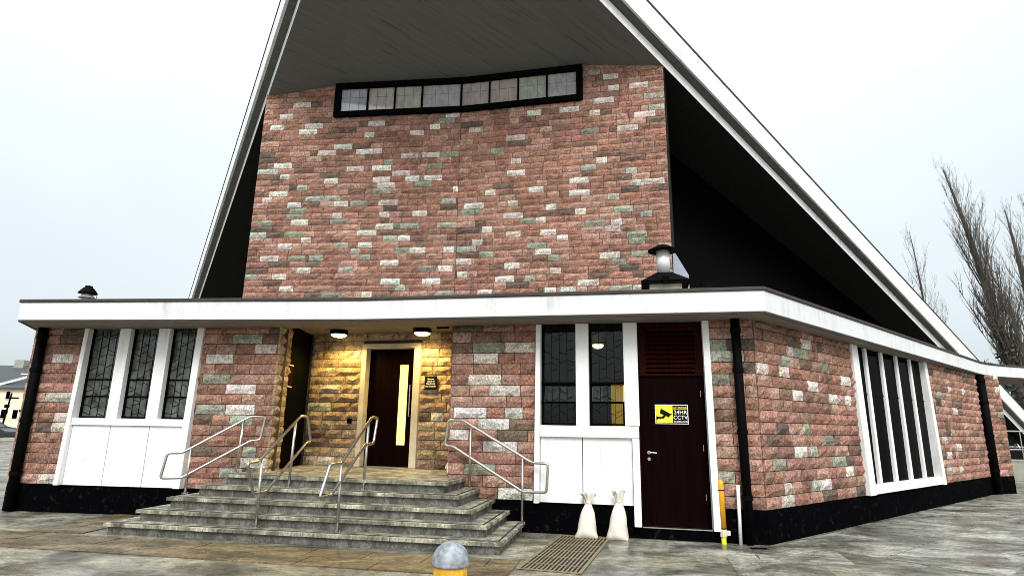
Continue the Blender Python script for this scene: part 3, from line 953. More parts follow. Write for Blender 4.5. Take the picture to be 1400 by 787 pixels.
def return_door():
    w = WT
    d = MB(); wbox(w, UB + 0.02, TLEN + 0.10, -0.12, -0.05, 0.77, 3.10, d)
    door = d.obj('door', 'black', porch, w.M)
    m2 = MB(); wbox(w, UB, TLEN, -0.2, -0.04, 3.11, 3.37, m2); m2.obj('door_frame', 'doorbrown', porch, w.M)
    for z in (2.62, 2.22):
        m2 = MB(); wbox(w, UB + 0.12, UB + 0.42, -0.05, -0.04, z, z + 0.02, m2); m2.obj('trim', 'cream', door, w.M)
    m2 = MB(); wbox(w, UB + 0.14, UB + 0.40, -0.05, -0.044, 2.26, 2.60, m2); m2.obj('panel', 'louvre', door, w.M)
return_door()

# ---- rainwater pipes (black, with brackets)
def downpipe(w, u, r, v=0.10):
    p = MB().tube([w.at(u, v, 0.02), w.at(u, v, 1.6), w.at(u, v, SZ - 0.015)], r, 14).obj('downpipe', 'blackmetal', porch, smooth=True)
    for z in (0.6, 1.5, 2.4, 3.0):
        MB().tube([w.at(u, v, z), w.at(u, v, z + 0.07)], r + 0.012, 14).obj('bracket', 'blackmetal', p)
downpipe(WL, -0.785, 0.082, 0.115)
downpipe(WR, -0.262, 0.066, 0.11)
downpipe(WS, 12.36, 0.11, 0.10)
build_blocks(P, 300, ('L', 'R', 'S', 'C', 'E', 'T', 'V'))

# ================================================================== tall nave behind
nave = thing('church_nave', 'tall pink stone church wall under a huge steep A-frame roof with white edges', 'building', (-1.5, 15.5, 0))
APEX = Vector((-2.775, 8.996, 13.85))
TLc, TRc = Vector((-7.447, 16.197, 11.105)), Vector((4.008, 14.287, 11.089))
AX = -0.1675
AXR, AXN = Vector((math.cos(AX), math.sin(AX), 0)), Vector((math.sin(AX), -math.cos(AX), 0))
UPV = Vector((0, 0, 1))
GRt, GLt = Vector((5.25, 18.5, 10.66)), Vector((-7.23, 20.61, 10.66))
def foot(P):
    d = P - APEX
    return APEX + d * ((APEX.z + 0.3) / -d.z)
FTL, FTR = foot(TLc), foot(TRc)
NZ0 = 3.3
def top_line(half):
    return [(-6.10, 11.10), (-3.83, 11.354), (UFOLD, 11.41)] if half == 'l' else [(UFOLD, 11.41), (3.32, 11.395), (5.53, 11.09)]
for half, w, u0, u1, wu0, wu1 in (('l', UL, -6.10, UFOLD, -3.90, UFOLD), ('r', UR, UFOLD, 5.53, UFOLD, 3.36)):
    tl = top_line(half)
    mb = MB()
    poly = [(u0, NZ0), (u1, NZ0)] + [(u, z) for u, z in reversed(tl)]
    n = len(poly)
    mb.add([(u, 0, z) for u, z in poly] + [(u, 0.3, z) for u, z in poly],
           [tuple(range(n)), tuple(reversed(range(n, 2 * n)))] + [((i + 1) % n, i, n + i, n + (i + 1) % n) for i in range(n)])
    P['nave' + half] = mb.obj('nave_wall', 'mortar', nave, w.M)
    def spans(z, tl=tl, u0=u0, u1=u1, wu0=wu0, wu1=wu1):
        a, b = u0, u1
        if z > 11.26:
            k = (z - 11.26) / 0.115
            if u0 < -1: a = u0 + k
            else: b = u1 - k
        if z > 10.31:
            return [(a, wu0)] if u0 < -1 else [(wu1, b)]
        return [(a, b)]
    lay('nave' + half, w, 3.3 + 0.03, 11.40, spans, NAVE_C, (0.28, 0.36, 0.45, 0.52, 0.62), ANCH['UL' if half == 'l' else 'UR'], seed=40 + (half == 'r'))
    # the long window under the soffit
    mb = MB()
    wbox(w, wu0, wu1, 0.0, 0.14, 10.30, 10.45, mb)
    wbox(w, wu0, wu1, 0.0, 0.14, 11.20, 11.36, mb)
    if half == 'l': wbox(w, wu0, wu0 + 0.16, 0.0, 0.14, 10.45, 11.20, mb)
    else: wbox(w, wu1 - 0.16, wu1, 0.0, 0.14, 10.45, 11.20, mb)
    win = mb.obj('window', 'black', nave, w.M)
    ms = [-3.74, -2.91, -2.09, -1.28, UFOLD] if half == 'l' else [UFOLD, 0.72, 1.55, 2.37, 3.2]
    tints = [(0.40, 0.42, 0.46), (0.46, 0.41, 0.40), (0.44, 0.44, 0.38), (0.42, 0.43, 0.42), (0.45, 0.38, 0.38), (0.46, 0.40, 0.36), (0.42, 0.44, 0.38), (0.44, 0.42, 0.44)]
    for i in range(4):
        k = i + (4 if half == 'r' else 0)
        m2 = MB(); wbox(w, ms[i] + .02, ms[i + 1] - .02, 0.02, 0.04, 10.452, 11.198, m2)
        gm = glass_mat('stained_pane_%d' % k, tuple(c * 1.05 for c in tints[k]), 0.05, 0.35)
        gm.node_tree.nodes['Principled BSDF'].inputs['IOR'].default_value = 1.9
        m2.obj('pane', gm, win, w.M)
        m2 = MB()
        for q in range(1, 3):
            uu = ms[i] + (ms[i + 1] - ms[i]) * q / 3
            wbox(w, uu - .002, uu + .002, 0.04, 0.046, 10.452, 11.198, m2)
        for q in range(1, 2):
            zz = 10.452 + 0.746 * 0.62 * q
            wbox(w, ms[i] + .02, ms[i + 1] - .02, 0.0405, 0.045, zz - .0016, zz + .0016, m2)
        m2.obj('leading', 'lead', win, w.M)
        if (half == 'l' and i) or (half == 'r'):
            m2 = MB(); wbox(w, ms[i] - .022, ms[i] + .022, 0.0, 0.10, 10.451, 11.199, m2); m2.obj('mullion', 'black', win, w.M)
build_blocks(P, 300, ('navel', 'naver'))

def sheet(name, mat, tris, thick=0.0, uv=None):
    mb = MB()
    for t in tris:
        mb.add(t, [tuple(range(len(t)))])
    o = mb.obj(name, mat, nave)
    if thick:
        s = o.modifiers.new('solid', 'SOLIDIFY'); s.thickness = thick; s.offset = 0
    if uv:
        d1, d2 = uv
        lay_ = o.data.uv_layers.new(name='UVMap')
        for lp in o.data.loops:
            p = Vector(o.data.vertices[lp.vertex_index].co)
            lay_.data[lp.index].uv = (p.dot(d1), p.dot(d2))
    return o
def wtop(w, u, z): return w.at(u, 0.0, z)
arch = [TLc, wtop(UL, -3.83, 11.354), wtop(UL, UFOLD, 11.41), wtop(UR, 3.32, 11.395), TRc]
d1 = Vector((8.6, 5.05, -2.69)).normalized()
nrm = (TLc - APEX).cross(TRc - APEX).normalized()
d2 = nrm.cross(d1).normalized()
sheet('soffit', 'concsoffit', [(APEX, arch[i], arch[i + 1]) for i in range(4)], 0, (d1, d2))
# sloping undersides beyond the wall, glazed flanks below them
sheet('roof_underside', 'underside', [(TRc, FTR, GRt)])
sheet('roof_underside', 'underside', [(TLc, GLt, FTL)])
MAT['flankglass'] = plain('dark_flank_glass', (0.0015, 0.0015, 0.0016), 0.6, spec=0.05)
for G, F, s in ((GRt, FTR, 1), (GLt, FTL, -1)):
    g0 = Vector((G.x, G.y, 0)); f0 = Vector((F.x, F.y, 0))
    gw = sheet('glazed_flank', 'flankglass', [(g0, f0, F + Vector((0, 0, 0.1)), G)])
    dirv = (f0 - g0); L = dirv.length; dirv.normalize()
    if s > 0:
        side = Vector((dirv.y, -dirv.x, 0))
        rnd = random.Random(9)
        cols = [(0.010, 0.002, 0.001), (0.007, 0.005, 0.0015), (0.004, 0.006, 0.010), (0.010, 0.011, 0.004), (0.003, 0.004, 0.007)]
        for i in range(4):
            zz = 3.62
            while zz < 5.9:
                hh = rnd.uniform(0.35, 0.8)
                u = 0.5 + i * 0.72
                k0, k1 = rnd.uniform(-.12, .12), rnd.uniform(-.12, .12)
                p = g0 + dirv * u + side * 0.03
                q = g0 + dirv * (u + 0.64) + side * 0.03
                m2 = MB().add([(p.x, p.y, zz), (q.x, q.y, zz), (q.x, q.y, zz + hh - .05 + k0 * .3), (p.x, p.y, zz + hh - .05 - k0 * .3)], [(0, 1, 2, 3)])
                c_ = rnd.choice(cols)
                m2.obj('stained_pane', plain('stained_dark', tuple(x * .7 for x in c_), 0.6, spec=0.05, var=0.7, scale=5), gw)
                zz += hh
            p = g0 + dirv * (0.5 + i * 0.72 - 0.06) + side * 0.06
            MB().box(p.x - .03, p.x + .03, p.y - .03, p.y + .03, 3.4, 6.0).obj('glazing_bar', 'flankglass', gw)
# return walls between the front wall and the flanks
cr, cl_ = UR.at(5.53), UL.at(-6.10)
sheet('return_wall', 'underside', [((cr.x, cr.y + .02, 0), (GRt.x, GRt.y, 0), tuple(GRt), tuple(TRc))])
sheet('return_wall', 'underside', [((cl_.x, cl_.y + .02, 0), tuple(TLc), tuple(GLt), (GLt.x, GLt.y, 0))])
MAT['renderpanel'] = plain('blue_grey_render', (0.34, 0.37, 0.46), 0.8, var=0.15)
m2 = MB(); m2.add([(4.0, 14.88, 3.4), (4.56, 14.90, 3.4), (4.56, 14.90, 5.45), (4.0, 14.88, 6.45)], [(0, 1, 2, 3)])
o = m2.obj('buttress', 'renderpanel', nave); s_ = o.modifiers.new('solid', 'SOLIDIFY'); s_.thickness = 0.15

# the two roof slopes with their stepped white edge beams
e2 = AXN * 0.018 + UPV * 0.274
e1 = AXN * 0.40 + UPV * 0.155
e0 = AXN * 0.0 + UPV * 0.72
BACK = AXN * -1
RIDGE = APEX + e2 + e1 + e0 - AXN * 34
for F, s in ((FTL, -1), (FTR, 1)):
    def beam(name, mat, offs, lo=0.0):
        a = [APEX + o_ for o_ in offs]
        f = [F + o_ for o_ in offs]
        n = len(a)
        mb = MB().add(a + f, [tuple(range(n)), tuple(reversed(range(n, 2 * n)))] + [(i, (i + 1) % n, n + (i + 1) % n, n + i) for i in range(n)])
        return mb.obj(name, mat, nave)
    p3, p2, p1, p0 = Vector(), e2, e2 + e1, e2 + e1 + e0
    beam('fascia', 'fasciawhite', [p1, p0, p0 + BACK * .12, p1 + BACK * .12])
    beam('beam_soffit', 'beamgrey', [p2 + BACK * .1 + UPV * .004, p1 + BACK * .121 - UPV * .002, p1 + BACK * .121 + UPV * .07, p2 + BACK * .1 + UPV * .07])
    beam('fascia', 'fasciawhite', [p3, p2, p2 + BACK * .09, p3 + BACK * .09])
    beam('verge_trim', 'coping', [p0 + UPV * .003 + AXN * .03, p0 + UPV * .06 + AXN * .03, p0 + UPV * .06 + BACK * .15, p0 + UPV * .003 + BACK * .15])
    roofp = [APEX + p0 + BACK * .1, F + p0 + BACK * .1, RIDGE]
    sheet('roof', 'slate', [tuple(roofp if s < 0 else reversed(roofp))], 0.12)

# ================================================================== entrance steps
RIS = 0.153
steps = thing('entrance_steps', 'five weathered grey stone steps with thick nosings leading up to the lit entrance', 'steps', (-2.8, 9, 0))
for i in range(5):
    a = Vector((-5.72 + 0.297 * i, 8.97 + 0.225 * i, 0)); b = Vector((-0.064 - 0.208 * i, 7.93 + 0.268 * i, 0))
    w = Wall((a.x, a.y), math.atan2(b.y - a.y, b.x - a.x))
    Wd = (b - a).length
    zb, zt = RIS * i, RIS * (i + 1)
    dep = [1.95, 1.75, 1.55, 1.4, 1.1][i]
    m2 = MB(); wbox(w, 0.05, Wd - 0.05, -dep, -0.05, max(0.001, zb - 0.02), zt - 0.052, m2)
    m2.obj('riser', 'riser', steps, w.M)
    dv = 0.40
    cuts = [0, 0.24, 0.5, 0.75, 1.0]
    rnd = random.Random(i)
    cuts = [0] + [c + rnd.uniform(-.05, .05) for c in cuts[1:-1]] + [1]
    for k in range(4):
        m2 = MB(); wbox(w, Wd * cuts[k] + .002, Wd * cuts[k + 1] - .002, -dv, 0, zt - 0.05, zt + rnd.uniform(-.002, .002), m2)
        m2.obj('tread', 'step', steps, w.M, bevel=0.006)
    for u0, u1 in ((0, 0.42), (Wd - 0.42, Wd)):
        for v0, v1 in ((-dv - 0.66, -dv - .003), (-dep, -dv - 0.664)):
            if v1 <= v0 + .05: continue
            m2 = MB(); wbox(w, u0, u1, v0, v1, zt - 0.05, zt + rnd.uniform(-.002, .002), m2)
            m2.obj('tread', 'step', steps, w.M, bevel=0.006)
    m2 = MB()
    wbox(w, 0.06, Wd - 0.09, -0.085, -0.06, zt - .01, zt + 0.004, m2)
    wbox(w, Wd - 0.085, Wd - 0.06, -dep + .3, -0.085, zt - .01, zt + 0.004, m2)
    m2.obj('grip_strip', 'grip', steps, w.M)
m2 = MB()
rc = WR.at(-4.76)
er2 = WE.at(0.66)
fl_ = [(-4.30, 10.25), (-1.0, 9.45), (-0.80, 9.93), (rc.x - .02, rc.y + .02), (rc.x - .02, er2.y), (EL.x, EL.y), (A_.x - .02, A_.y)]
m2.prism(fl_, 0.60, 0.7625)
m2.obj('landing', 'step', steps)

# ================================================================== stainless handrails
def fillet(pts, r=0.05, n=4, closed=True):
    out_ = []
    pts = [Vector(p) for p in pts]
    m = len(pts)
    for i, p in enumerate(pts):
        a, b = pts[i - 1], pts[(i + 1) % m]
        d1_, d2_ = (a - p), (b - p)
        k = min(r, d1_.length * 0.4, d2_.length * 0.4)
        s, e = p + d1_.normalized() * k, p + d2_.normalized() * k
        for j in range(n + 1):
            t = j / n
            out_.append(s * (1 - t) ** 2 + p * 2 * t * (1 - t) + e * t * t)
    return out_
def handrail(label, loop, posts):
    b0 = posts[0][0]
    t = thing('handrail', label, 'handrail', b0, 'steel handrails on the entrance steps')
    MB().tube(fillet(loop), 0.0212, 10, closed=True).obj('rail', 'steel', t, smooth=True)
    for base, top in posts:
        p = MB().tube([base, top], 0.020, 10).obj('post', 'steel', t, smooth=True)
        f = MB().lathe([(0.05, 0), (0.05, 0.012)], 16, base); f.obj('flange', 'steel', p)
        for k in range(3):
            an = k * 2.1 + .4
            f = MB().lathe([(0.008, 0.012), (0.008, 0.024)], 6, (base[0] + .037 * math.cos(an), base[1] + .037 * math.sin(an), base[2])); f.obj('bolt', 'steel', p)
R_ = RIS
def on(a, b, t, z): return (a[0] + (b[0] - a[0]) * t, a[1] + (b[1] - a[1]) * t, z)
handrail('brushed steel handrail beside the three-light window on the left of the steps',
         [(-4.353, 10.253, 1.661), (-4.146, 10.361, 1.66), (-4.186, 10.341, 1.281), (-4.316, 10.273, 1.269), (-5.154, 9.834, 0.70), (-5.412, 9.698, 0.70), (-5.366, 9.722, 1.078), (-5.187, 9.816, 1.078)],
         [((-5.085, 9.869, 3 * R_), (-5.085, 9.869, 1.14)), ((-4.47, 10.192, 5 * R_), (-4.44, 10.205, 1.60))])
handrail('brushed steel handrail up the middle of the steps before the dark side doorway',
         [(-3.331, 9.732, 1.676), (-3.295, 9.951, 1.668), (-3.26, 10.10, 1.268), (-3.283, 9.99, 1.268), (-3.46, 8.944, 0.61), (-3.511, 8.632, 0.61), (-3.546, 8.42, 1.025), (-3.502, 8.688, 1.035)],
         [((-3.486, 8.785, R_), (-3.49, 8.76, 1.08)), ((-3.36, 9.557, 4 * R_), (-3.355, 9.59, 1.58))])
handrail('brushed steel handrail up the middle of the steps before the lit entrance door',
         [(-2.14, 9.479, 1.672), (-2.106, 9.721, 1.665), (-2.12, 9.60, 1.275), (-2.168, 9.282, 1.27), (-2.321, 8.214, 0.656), (-2.369, 7.878, 0.653), (-2.336, 8.112, 1.042), (-2.287, 8.453, 1.042)],
         [((-2.281, 8.492, R_), (-2.287, 8.46, 1.05)), ((-2.163, 9.32, 4 * R_), (-2.155, 9.35, 1.58))])
handrail('brushed steel handrail at the right end of the steps against the stone wall',
         [(-0.995, 9.884, 1.65), (-0.758, 9.805, 1.653), (0.343, 9.436, 1.036), (0.588, 9.354, 1.028), (0.565, 9.362, 0.616), (0.214, 9.48, 0.608), (-0.906, 9.854, 1.245), (-1.035, 9.897, 1.25)],
         [((-0.614, 9.756, 4 * R_), (-0.619, 9.758, 1.55)), ((0.208, 9.482, R_), (0.203, 9.483, 1.10))])

# ================================================================== lamps, signs and small fittings
def ceiling_light(label, x, y):
    z = 3.375
    t = thing('ceiling_light', label, 'lamp', (x, y, z), 'round porch lamps')
    MB().lathe([(0.17, 0.0), (0.175, -0.03), (0.175, -0.075), (0.165, -0.085), (0.15, -0.085)][::-1], 28, (x, y, z)).obj('rim', 'black', t, smooth=False)
    MB().lathe([(0.155, -0.087), (0.135, -0.115), (0.09, -0.135), (0.04, -0.143), (0.002, -0.144)][::-1], 28, (x, y, z)).obj('diffuser', 'lampglow', t, smooth=True)
    pl = D.lights.new('lamp_glow', 'SPOT')
    pl.energy = 115
    pl.color = (1.0, 0.70, 0.22)
    pl.spot_size = rad(165)
    pl.spot_blend = 0.6
    pl.shadow_soft_size = 0.09
    lo = D.objects.new('lamp_glow', pl)
    link(lo, t, Matrix.Translation((x, y, z - 0.17)))
ceiling_light('left round ceiling lamp glowing over the stone wall beside the entrance', -3.42, 11.75)
ceiling_light('right round ceiling lamp glowing over the name plaque by the entrance', -1.71, 11.36)

def text(parent, name, s, size, mat, M, align='CENTER', sx=1.0, ext=0.001):
    c = D.curves.new(name, 'FONT')
    c.body = s
    c.size = size
    c.align_x = align
    c.align_y = 'CENTER'
    c.extrude = ext
    c.offset = 0.0003 if size > 0.05 else 0.0002
    c.materials.append(MAT[mat])
    tmp = D.objects.new(name, c)
    me = D.meshes.new_from_object(tmp)
    D.objects.remove(tmp)
    o = D.objects.new(name, me)
    link(o, parent, M @ Matrix.Rotation(rad(90), 4, 'X') @ Matrix.Diagonal((sx, 1, 1, 1)))
    return o

def cctv():
    w = WR
    v = -0.093
    u0, u1, z0, z1 = -1.487, -0.996, 1.640, 1.932
    p = w.at((u0 + u1) / 2, v, z0)
    t = thing('cctv_sign', 'yellow and black CCTV warning sign on the dark mahogany door', 'sign', p)
    m2 = MB(); wbox(w, u0, u1, v - .008, v, z0, z1, m2); m2.obj('frame', 'signwhite', t, w.M, bevel=0.003)
    m2 = MB(); wbox(w, u0 + .012, u1 - .012, v, v + .002, z0 + .012, z1 - .012, m2); m2.obj('panel', 'signblack', t, w.M)
    m2 = MB(); wbox(w, u0 + .018, u0 + .262, v + .002, v + .004, z0 + .020, z1 - .020, m2); m2.obj('yellow_panel', 'signyellow', t, w.M)
    def sp(pts):                                    # px of the sign drawing (0..100 x 0..60) to wall
        return [(u0 + x * (u1 - u0) / 100, -(v + .0052), z0 + y * (z1 - z0) / 60) for x, y in pts]
    m2 = MB()
    for poly in ([(18, 48), (48, 31), (42, 20), (14, 33)], [(48, 31), (50, 33), (51, 28), (46, 27)], [(26, 28), (32, 24), (26, 17), (8, 16), (6, 20), (5, 22), (20, 22)], [(4, 14), (8, 14), (8, 23), (4, 24)]):
        q = sp(poly); m2.add(q, [tuple(range(len(q)))])
    m2.obj('camera_symbol', 'signblack', t, w.M)
    uc = u0 + (u1 - u0) * 0.765
    H_ = z1 - z0
    T = lambda u, z: w.M @ Matrix.Translation((u, -(v + .003), z))
    text(t, 'lettering', 'ATTENTION', 0.040, 'signyellow', T(uc, z0 + H_ * 0.845), sx=0.92)
    m2 = MB(); wbox(w, uc - .105, uc + .105, v + .002, v + .004, z0 + H_ * .755, z0 + H_ * .77, m2); m2.obj('rule', 'signyellow', t, w.M)
    text(t, 'lettering', '24HR', 0.080, 'signwhite', T(uc, z0 + H_ * 0.60), sx=1.05)
    text(t, 'lettering', 'CCTV', 0.080, 'signwhite', T(uc, z0 + H_ * 0.335), sx=1.0)
    text(t, 'lettering', 'IN OPERATION', 0.036, 'signwhite', T(uc, z0 + H_ * 0.125), sx=0.82)
cctv()

def plaque():
    w = WE
    u0, u1, z0, z1 = 0.118, 0.376, 2.235, 2.50
    v = 0.06
    t = thing('name_plaque', 'small black plaque with four lines of white lettering right of the entrance', 'sign', w.at(0.25, v, z0))
    m2 = MB(); wbox(w, u0, u1, v, v + .015, z0, z1, m2); m2.obj('panel', 'signblack', t, w.M, bevel=0.004)
    for s, k, sz in (('Newman', .78, .042), ('Church of', .61, .042), ('Holy Family', .44, .046), ('Hall Entrance', .25, .044)):
        text(t, 'lettering', s, sz, 'signwhite', w.M @ Matrix.Translation(((u0 + u1) / 2, -(v + .016), z0 + (z1 - z0) * k)), sx=0.88)
plaque()
m2 = MB(); wbox(WE, -1.50, -1.41, 0.05, 0.085, 1.58, 1.68, m2)
o = m2.obj('doorbell_box', 'black', None, WE.M, bevel=0.006); tag(o, 'small black entry box on the lamp-lit stone left of the door', 'doorbell')
# small camera under the ceiling near the right lamp
t = thing('security_camera', 'small dark security camera fixed under the soffit beside the stone pier', 'camera', (-1.24, 10.75, 3.37))
MB().lathe([(0.045, 0), (0.045, -0.02), (0.02, -0.03)][::-1], 12, (-1.24, 10.75, 3.374)).obj('base', 'black', t)
MB().tube([(-1.24, 10.75, 3.35), (-1.24, 10.72, 3.31)], 0.014, 8).obj('arm', 'black', t)
MB().tube([(-1.16, 10.82, 3.33), (-1.24, 10.72, 3.31), (-1.33, 10.62, 3.285)], 0.034, 12).obj('body', 'black', t)

# yellow gas riser and white waste pipe by the door
t = thing('gas_pipe', 'yellow gas pipe cover standing beside the white door post', 'pipe', (3.04, 9.0, 0))
MB().tube([(3.045, 8.98, 0.21), (3.045, 8.98, 0.80), (3.045, 8.985, 0.845), (3.045, 9.0, 0.865)], [0.046, 0.043, 0.04, 0.022], 14).obj('cover', 'yellow', t, smooth=True)
for z in (0.72, 0.205):
    MB().lathe([(0.047, 0), (0.047, 0.012)], 14, (3.045, 8.98, z)).obj('band', 'black', t)
MB().tube([(3.045, 8.98, 0.0), (3.045, 8.98, 0.12)], 0.034, 12).obj('pipe', 'signyellow', t)
MB().tube([(3.045, 8.98, 0.10), (3.045, 8.98, 0.20)], 0.048, 12).obj('joint', 'cream', t)
MB().box(3.075, 3.135, 8.95, 9.0, 0.12, 0.18).obj('valve', 'cream', t)
o = MB().tube([(3.262, 8.93, 0.0), (3.275, 8.93, 0.80)], 0.024, 12).obj('waste_pipe', 'white', None, smooth=True)
tag(o, 'short white plastic pipe leaning by the black downpipe near the corner', 'pipe')
o = MB().box(3.30, 3.52, 8.60, 8.72, 0.0, 0.012).obj('drain_cover', 'black', None, Matrix.Identity(4))
tag(o, 'small black drain cover in the concrete by the corner of the plinth', 'drain cover')

# drain grate
def grate():
    w = Wall((0.78, 9.46), -0.30)
    wd, ln = 0.74, 2.3
    t = thing('drain_grate', 'rusty steel bar grate let into the ground below the sandbags', 'grate', w.at(wd / 2, 1.0, 0))
    m2 = MB(); wbox(w, 0, wd, 0, ln, -0.02, 0.005, m2); m2.obj('pit', 'pit', t, w.M)
    m2 = MB()
    for u in (0, wd - .02): wbox(w, u, u + .02, 0, ln, 0.0, 0.016, m2)
    for v in (0, ln - .02): wbox(w, 0.021, wd - .021, v, v + .02, 0.0, 0.016, m2)
    m2.obj('frame', 'grate', t, w.M)
    base = None
    n = 15
    for i in range(n):
        u = 0.03 + i * (wd - 0.06) / (n - 1)
        if base is None:
            m2 = MB(); wbox(w, -0.010, 0.010, 0.021, ln - .021, 0.0065, 0.0145, m2)
            base = m2.mesh('bar', 'grate')
        o = D.objects.new('bar', base)
        link(o, t, w.M @ Matrix.Translation((u, 0, 0)))
    for k in range(5):
        v = 0.25 + k * 0.43
        m2 = MB(); wbox(w, 0.021, wd - .021, v, v + .010, 0.0075, 0.0125, m2); m2.obj('cross_bar', 'grate', t, w.M)
grate()

# sandbags
def sandbag(label, x, y, h, seed, rot):
    rnd = random.Random(seed)
    t = thing('sandbag', label, 'sandbag', (x, y, 0), 'sandbags by the side door')
    prof = [(0.0, 0.168, 0.085), (0.035, 0.160, 0.118), (0.09, 0.142, 0.128), (0.17, 0.128, 0.122), (0.26, 0.120, 0.110), (0.34, 0.103, 0.092), (0.41, 0.073, 0.066), (0.46, 0.046, 0.044), (0.485, 0.038, 0.038)]
    n = 28
    vs, fs = [], []
    for j, (z, rx, ry) in enumerate(prof):
        for k in range(n):
            a = 2 * math.pi * k / n
            ca, sa = math.cos(a), math.sin(a)
            e = 1.0 if j > 2 else 0.62 + 0.13 * j          # squared off where it sits
            px = rx * math.copysign(abs(ca) ** e, ca)
            py = ry * math.copysign(abs(sa) ** e, sa)
            wr = 1 + 0.09 * math.sin(3 * a + seed * 1.7 + z * 6) * (0.3 + z) + 0.05 * math.sin(7 * a - seed * 2 + z * 26) * (0.5 + z * 1.5) + 0.04 * math.sin(z * 40 + 2 * a + seed)
            vs.append((px * wr + 0.10 * z * math.sin(seed * 2.1), py * wr, z * h / 0.62 + rnd.uniform(-.004, .004) + (0.02 * abs(ca) ** 6 * 0 if j else 0)))
    for j in range(len(prof) - 1):
        for k in range(n):
            fs.append((j * n + k, j * n + (k + 1) % n, (j + 1) * n + (k + 1) % n, (j + 1) * n + k))
    fs.append(tuple(range((len(prof) - 1) * n, len(prof) * n)))
    M = Matrix.Translation((x, y, 0.002)) @ Matrix.Rotation(rot, 4, 'Z')
    o = MB().add(vs, fs).obj('body', 'sack', t, M, smooth=True)
    sb = o.modifiers.new('sub', 'SUBSURF'); sb.levels = 1; sb.render_levels = 1
    zt = 0.485 * h / 0.62
    MB().lathe([(0.044, -0.012), (0.046, 0.0), (0.044, 0.012)], 14, (0.10 * 0.48 * math.sin(seed * 2.1), 0, zt - 0.005)).obj('tie', 'cream', t, M)
    vs, fs = [], []
    m = 26
    for j, (z, r) in enumerate(((0.0, 0.036), (0.05, 0.05), (0.13, 0.075))):
        for k in range(m):
            a = 2 * math.pi * k / m
            rr = r * (1 + 0.35 * math.sin(k * 2.3 + seed) * (j / 2)) * (1 if j < 2 else rnd.uniform(0.8, 1.2))
            vs.append((rr * math.cos(a) * 1.15 + 0.048 * math.sin(seed * 2.1) + (0.03 * math.cos(seed * 2.0) if j == 2 else 0), rr * math.sin(a) * 0.6, zt + z + (rnd.uniform(-.03, .03) if j == 2 else 0)))
    for j in range(2):
        for k in range(m):
            fs.append((j * m + k, j * m + (k + 1) % m, (j + 1) * m + (k + 1) % m, (j + 1) * m + k))
    MB().add(vs, fs).obj('ruff', 'sack', t, M, smooth=True)
sandbag('white sandbag standing on the far edge of the drain grate', 1.147, 9.33, 0.62, 1, -0.2)
sandbag('white sandbag with a wider ruffled neck, next to the door post', 1.585, 9.245, 0.66, 4, -0.25)

# bollard
t = thing('bollard', 'short bollard with grey domed cap and amber reflective band near the viewer', 'bollard', (-0.345, 3.9, 0))
c = (-0.345, 3.9, 0)
MB().lathe([(0.100, 0.0), (0.100, 0.52)], 32, c).obj('post', 'blackmetal', t, smooth=False)
MB().lathe([(0.103, 0.5), (0.103, 0.735)], 32, c).obj('band', 'amber', t)
dome = [(0.113, 0.733), (0.115, 0.742)] + [(0.114 * math.cos(a * math.pi / 2 / 8), 0.748 + 0.124 * math.sin(a * math.pi / 2 / 8)) for a in range(0, 8)] + [(0.002, 0.872)]
MB().lathe(dome, 36, c).obj('cap', 'galv', t, smooth=True)

# roof vents
t = thing('roof_flue', 'shiny steel flue pipe with conical cap rising from a black cowl', 'flue', (2.85, 10.9, 3.5))
M = Matrix.Translation((2.862, 10.9, 0)) @ Matrix.Rotation(-0.22, 4, 'Z')
MB().hexa([(-.30, -.3, 3.5), (.34, -.3, 3.5), (.34, .3, 3.5), (-.30, .3, 3.5)], [(-.27, -.27, 4.17), (.30, -.27, 4.17), (.30, .27, 4.17), (-.27, .27, 4.17)]).obj('base', 'cream', t, M)
MB().hexa([(-.42, -.42, 4.20), (.45, -.42, 4.20), (.45, .42, 4.20), (-.42, .42, 4.20)], [(-.12, -.12, 4.42), (.14, -.12, 4.42), (.14, .12, 4.42), (-.12, .12, 4.42)]).obj('cowl', 'blackmetal', t, M)
MB().box(-.40, .43, -.40, .40, 4.165, 4.198).obj('rim', 'blackmetal', t, M)
MB().hexa([(-.03, -.50, 4.12), (.05, -.50, 4.12), (.05, -.42, 4.12), (-.03, -.42, 4.12)], [(-.05, -.52, 4.26), (.08, -.52, 4.26), (.08, -.40, 4.26), (-.05, -.40, 4.26)]).obj('bracket', 'blackmetal', t, M)
MB().lathe([(0.125, 4.42), (0.125, 4.86)], 24).obj('pipe', 'flue', t, M, smooth=True)
MB().lathe([(0.275, 4.86), (0.28, 4.875), (0.10, 4.975), (0.005, 5.0)], 28).obj('cap', 'blackmetal', t, M)
for k in range(3):
    MB().box(-.01, .01, .115, .135, 4.80, 4.90).obj('strut', 'steel', t, M @ Matrix.Rotation(k * 2.1, 4, 'Z'))
t = thing('roof_vent', 'black mushroom roof vent on the left end of the flat roof', 'vent', (-9.45, 13, 3.5))
M = Matrix.Translation((-9.45, 13.0, 0))
MB().lathe([(0.10, 3.5), (0.10, 4.28)], 20).obj('pipe', 'galv', t, M)
MB().lathe([(0.17, 4.20), (0.12, 4.255), (0.10, 4.26)], 20).obj('skirt', 'galv', t, M)
MB().lathe([(0.185, 4.30), (0.19, 4.315), (0.11, 4.42), (0.085, 4.43), (0.07, 4.475), (0.002, 4.485)], 20).obj('cap', 'blackmetal', t, M)
MB().tube([(0.17, 0, 4.31), (0.24, 0, 4.15), (0.24, 0, 3.55)], 0.006, 5).obj('stay', 'blackmetal', t, M)

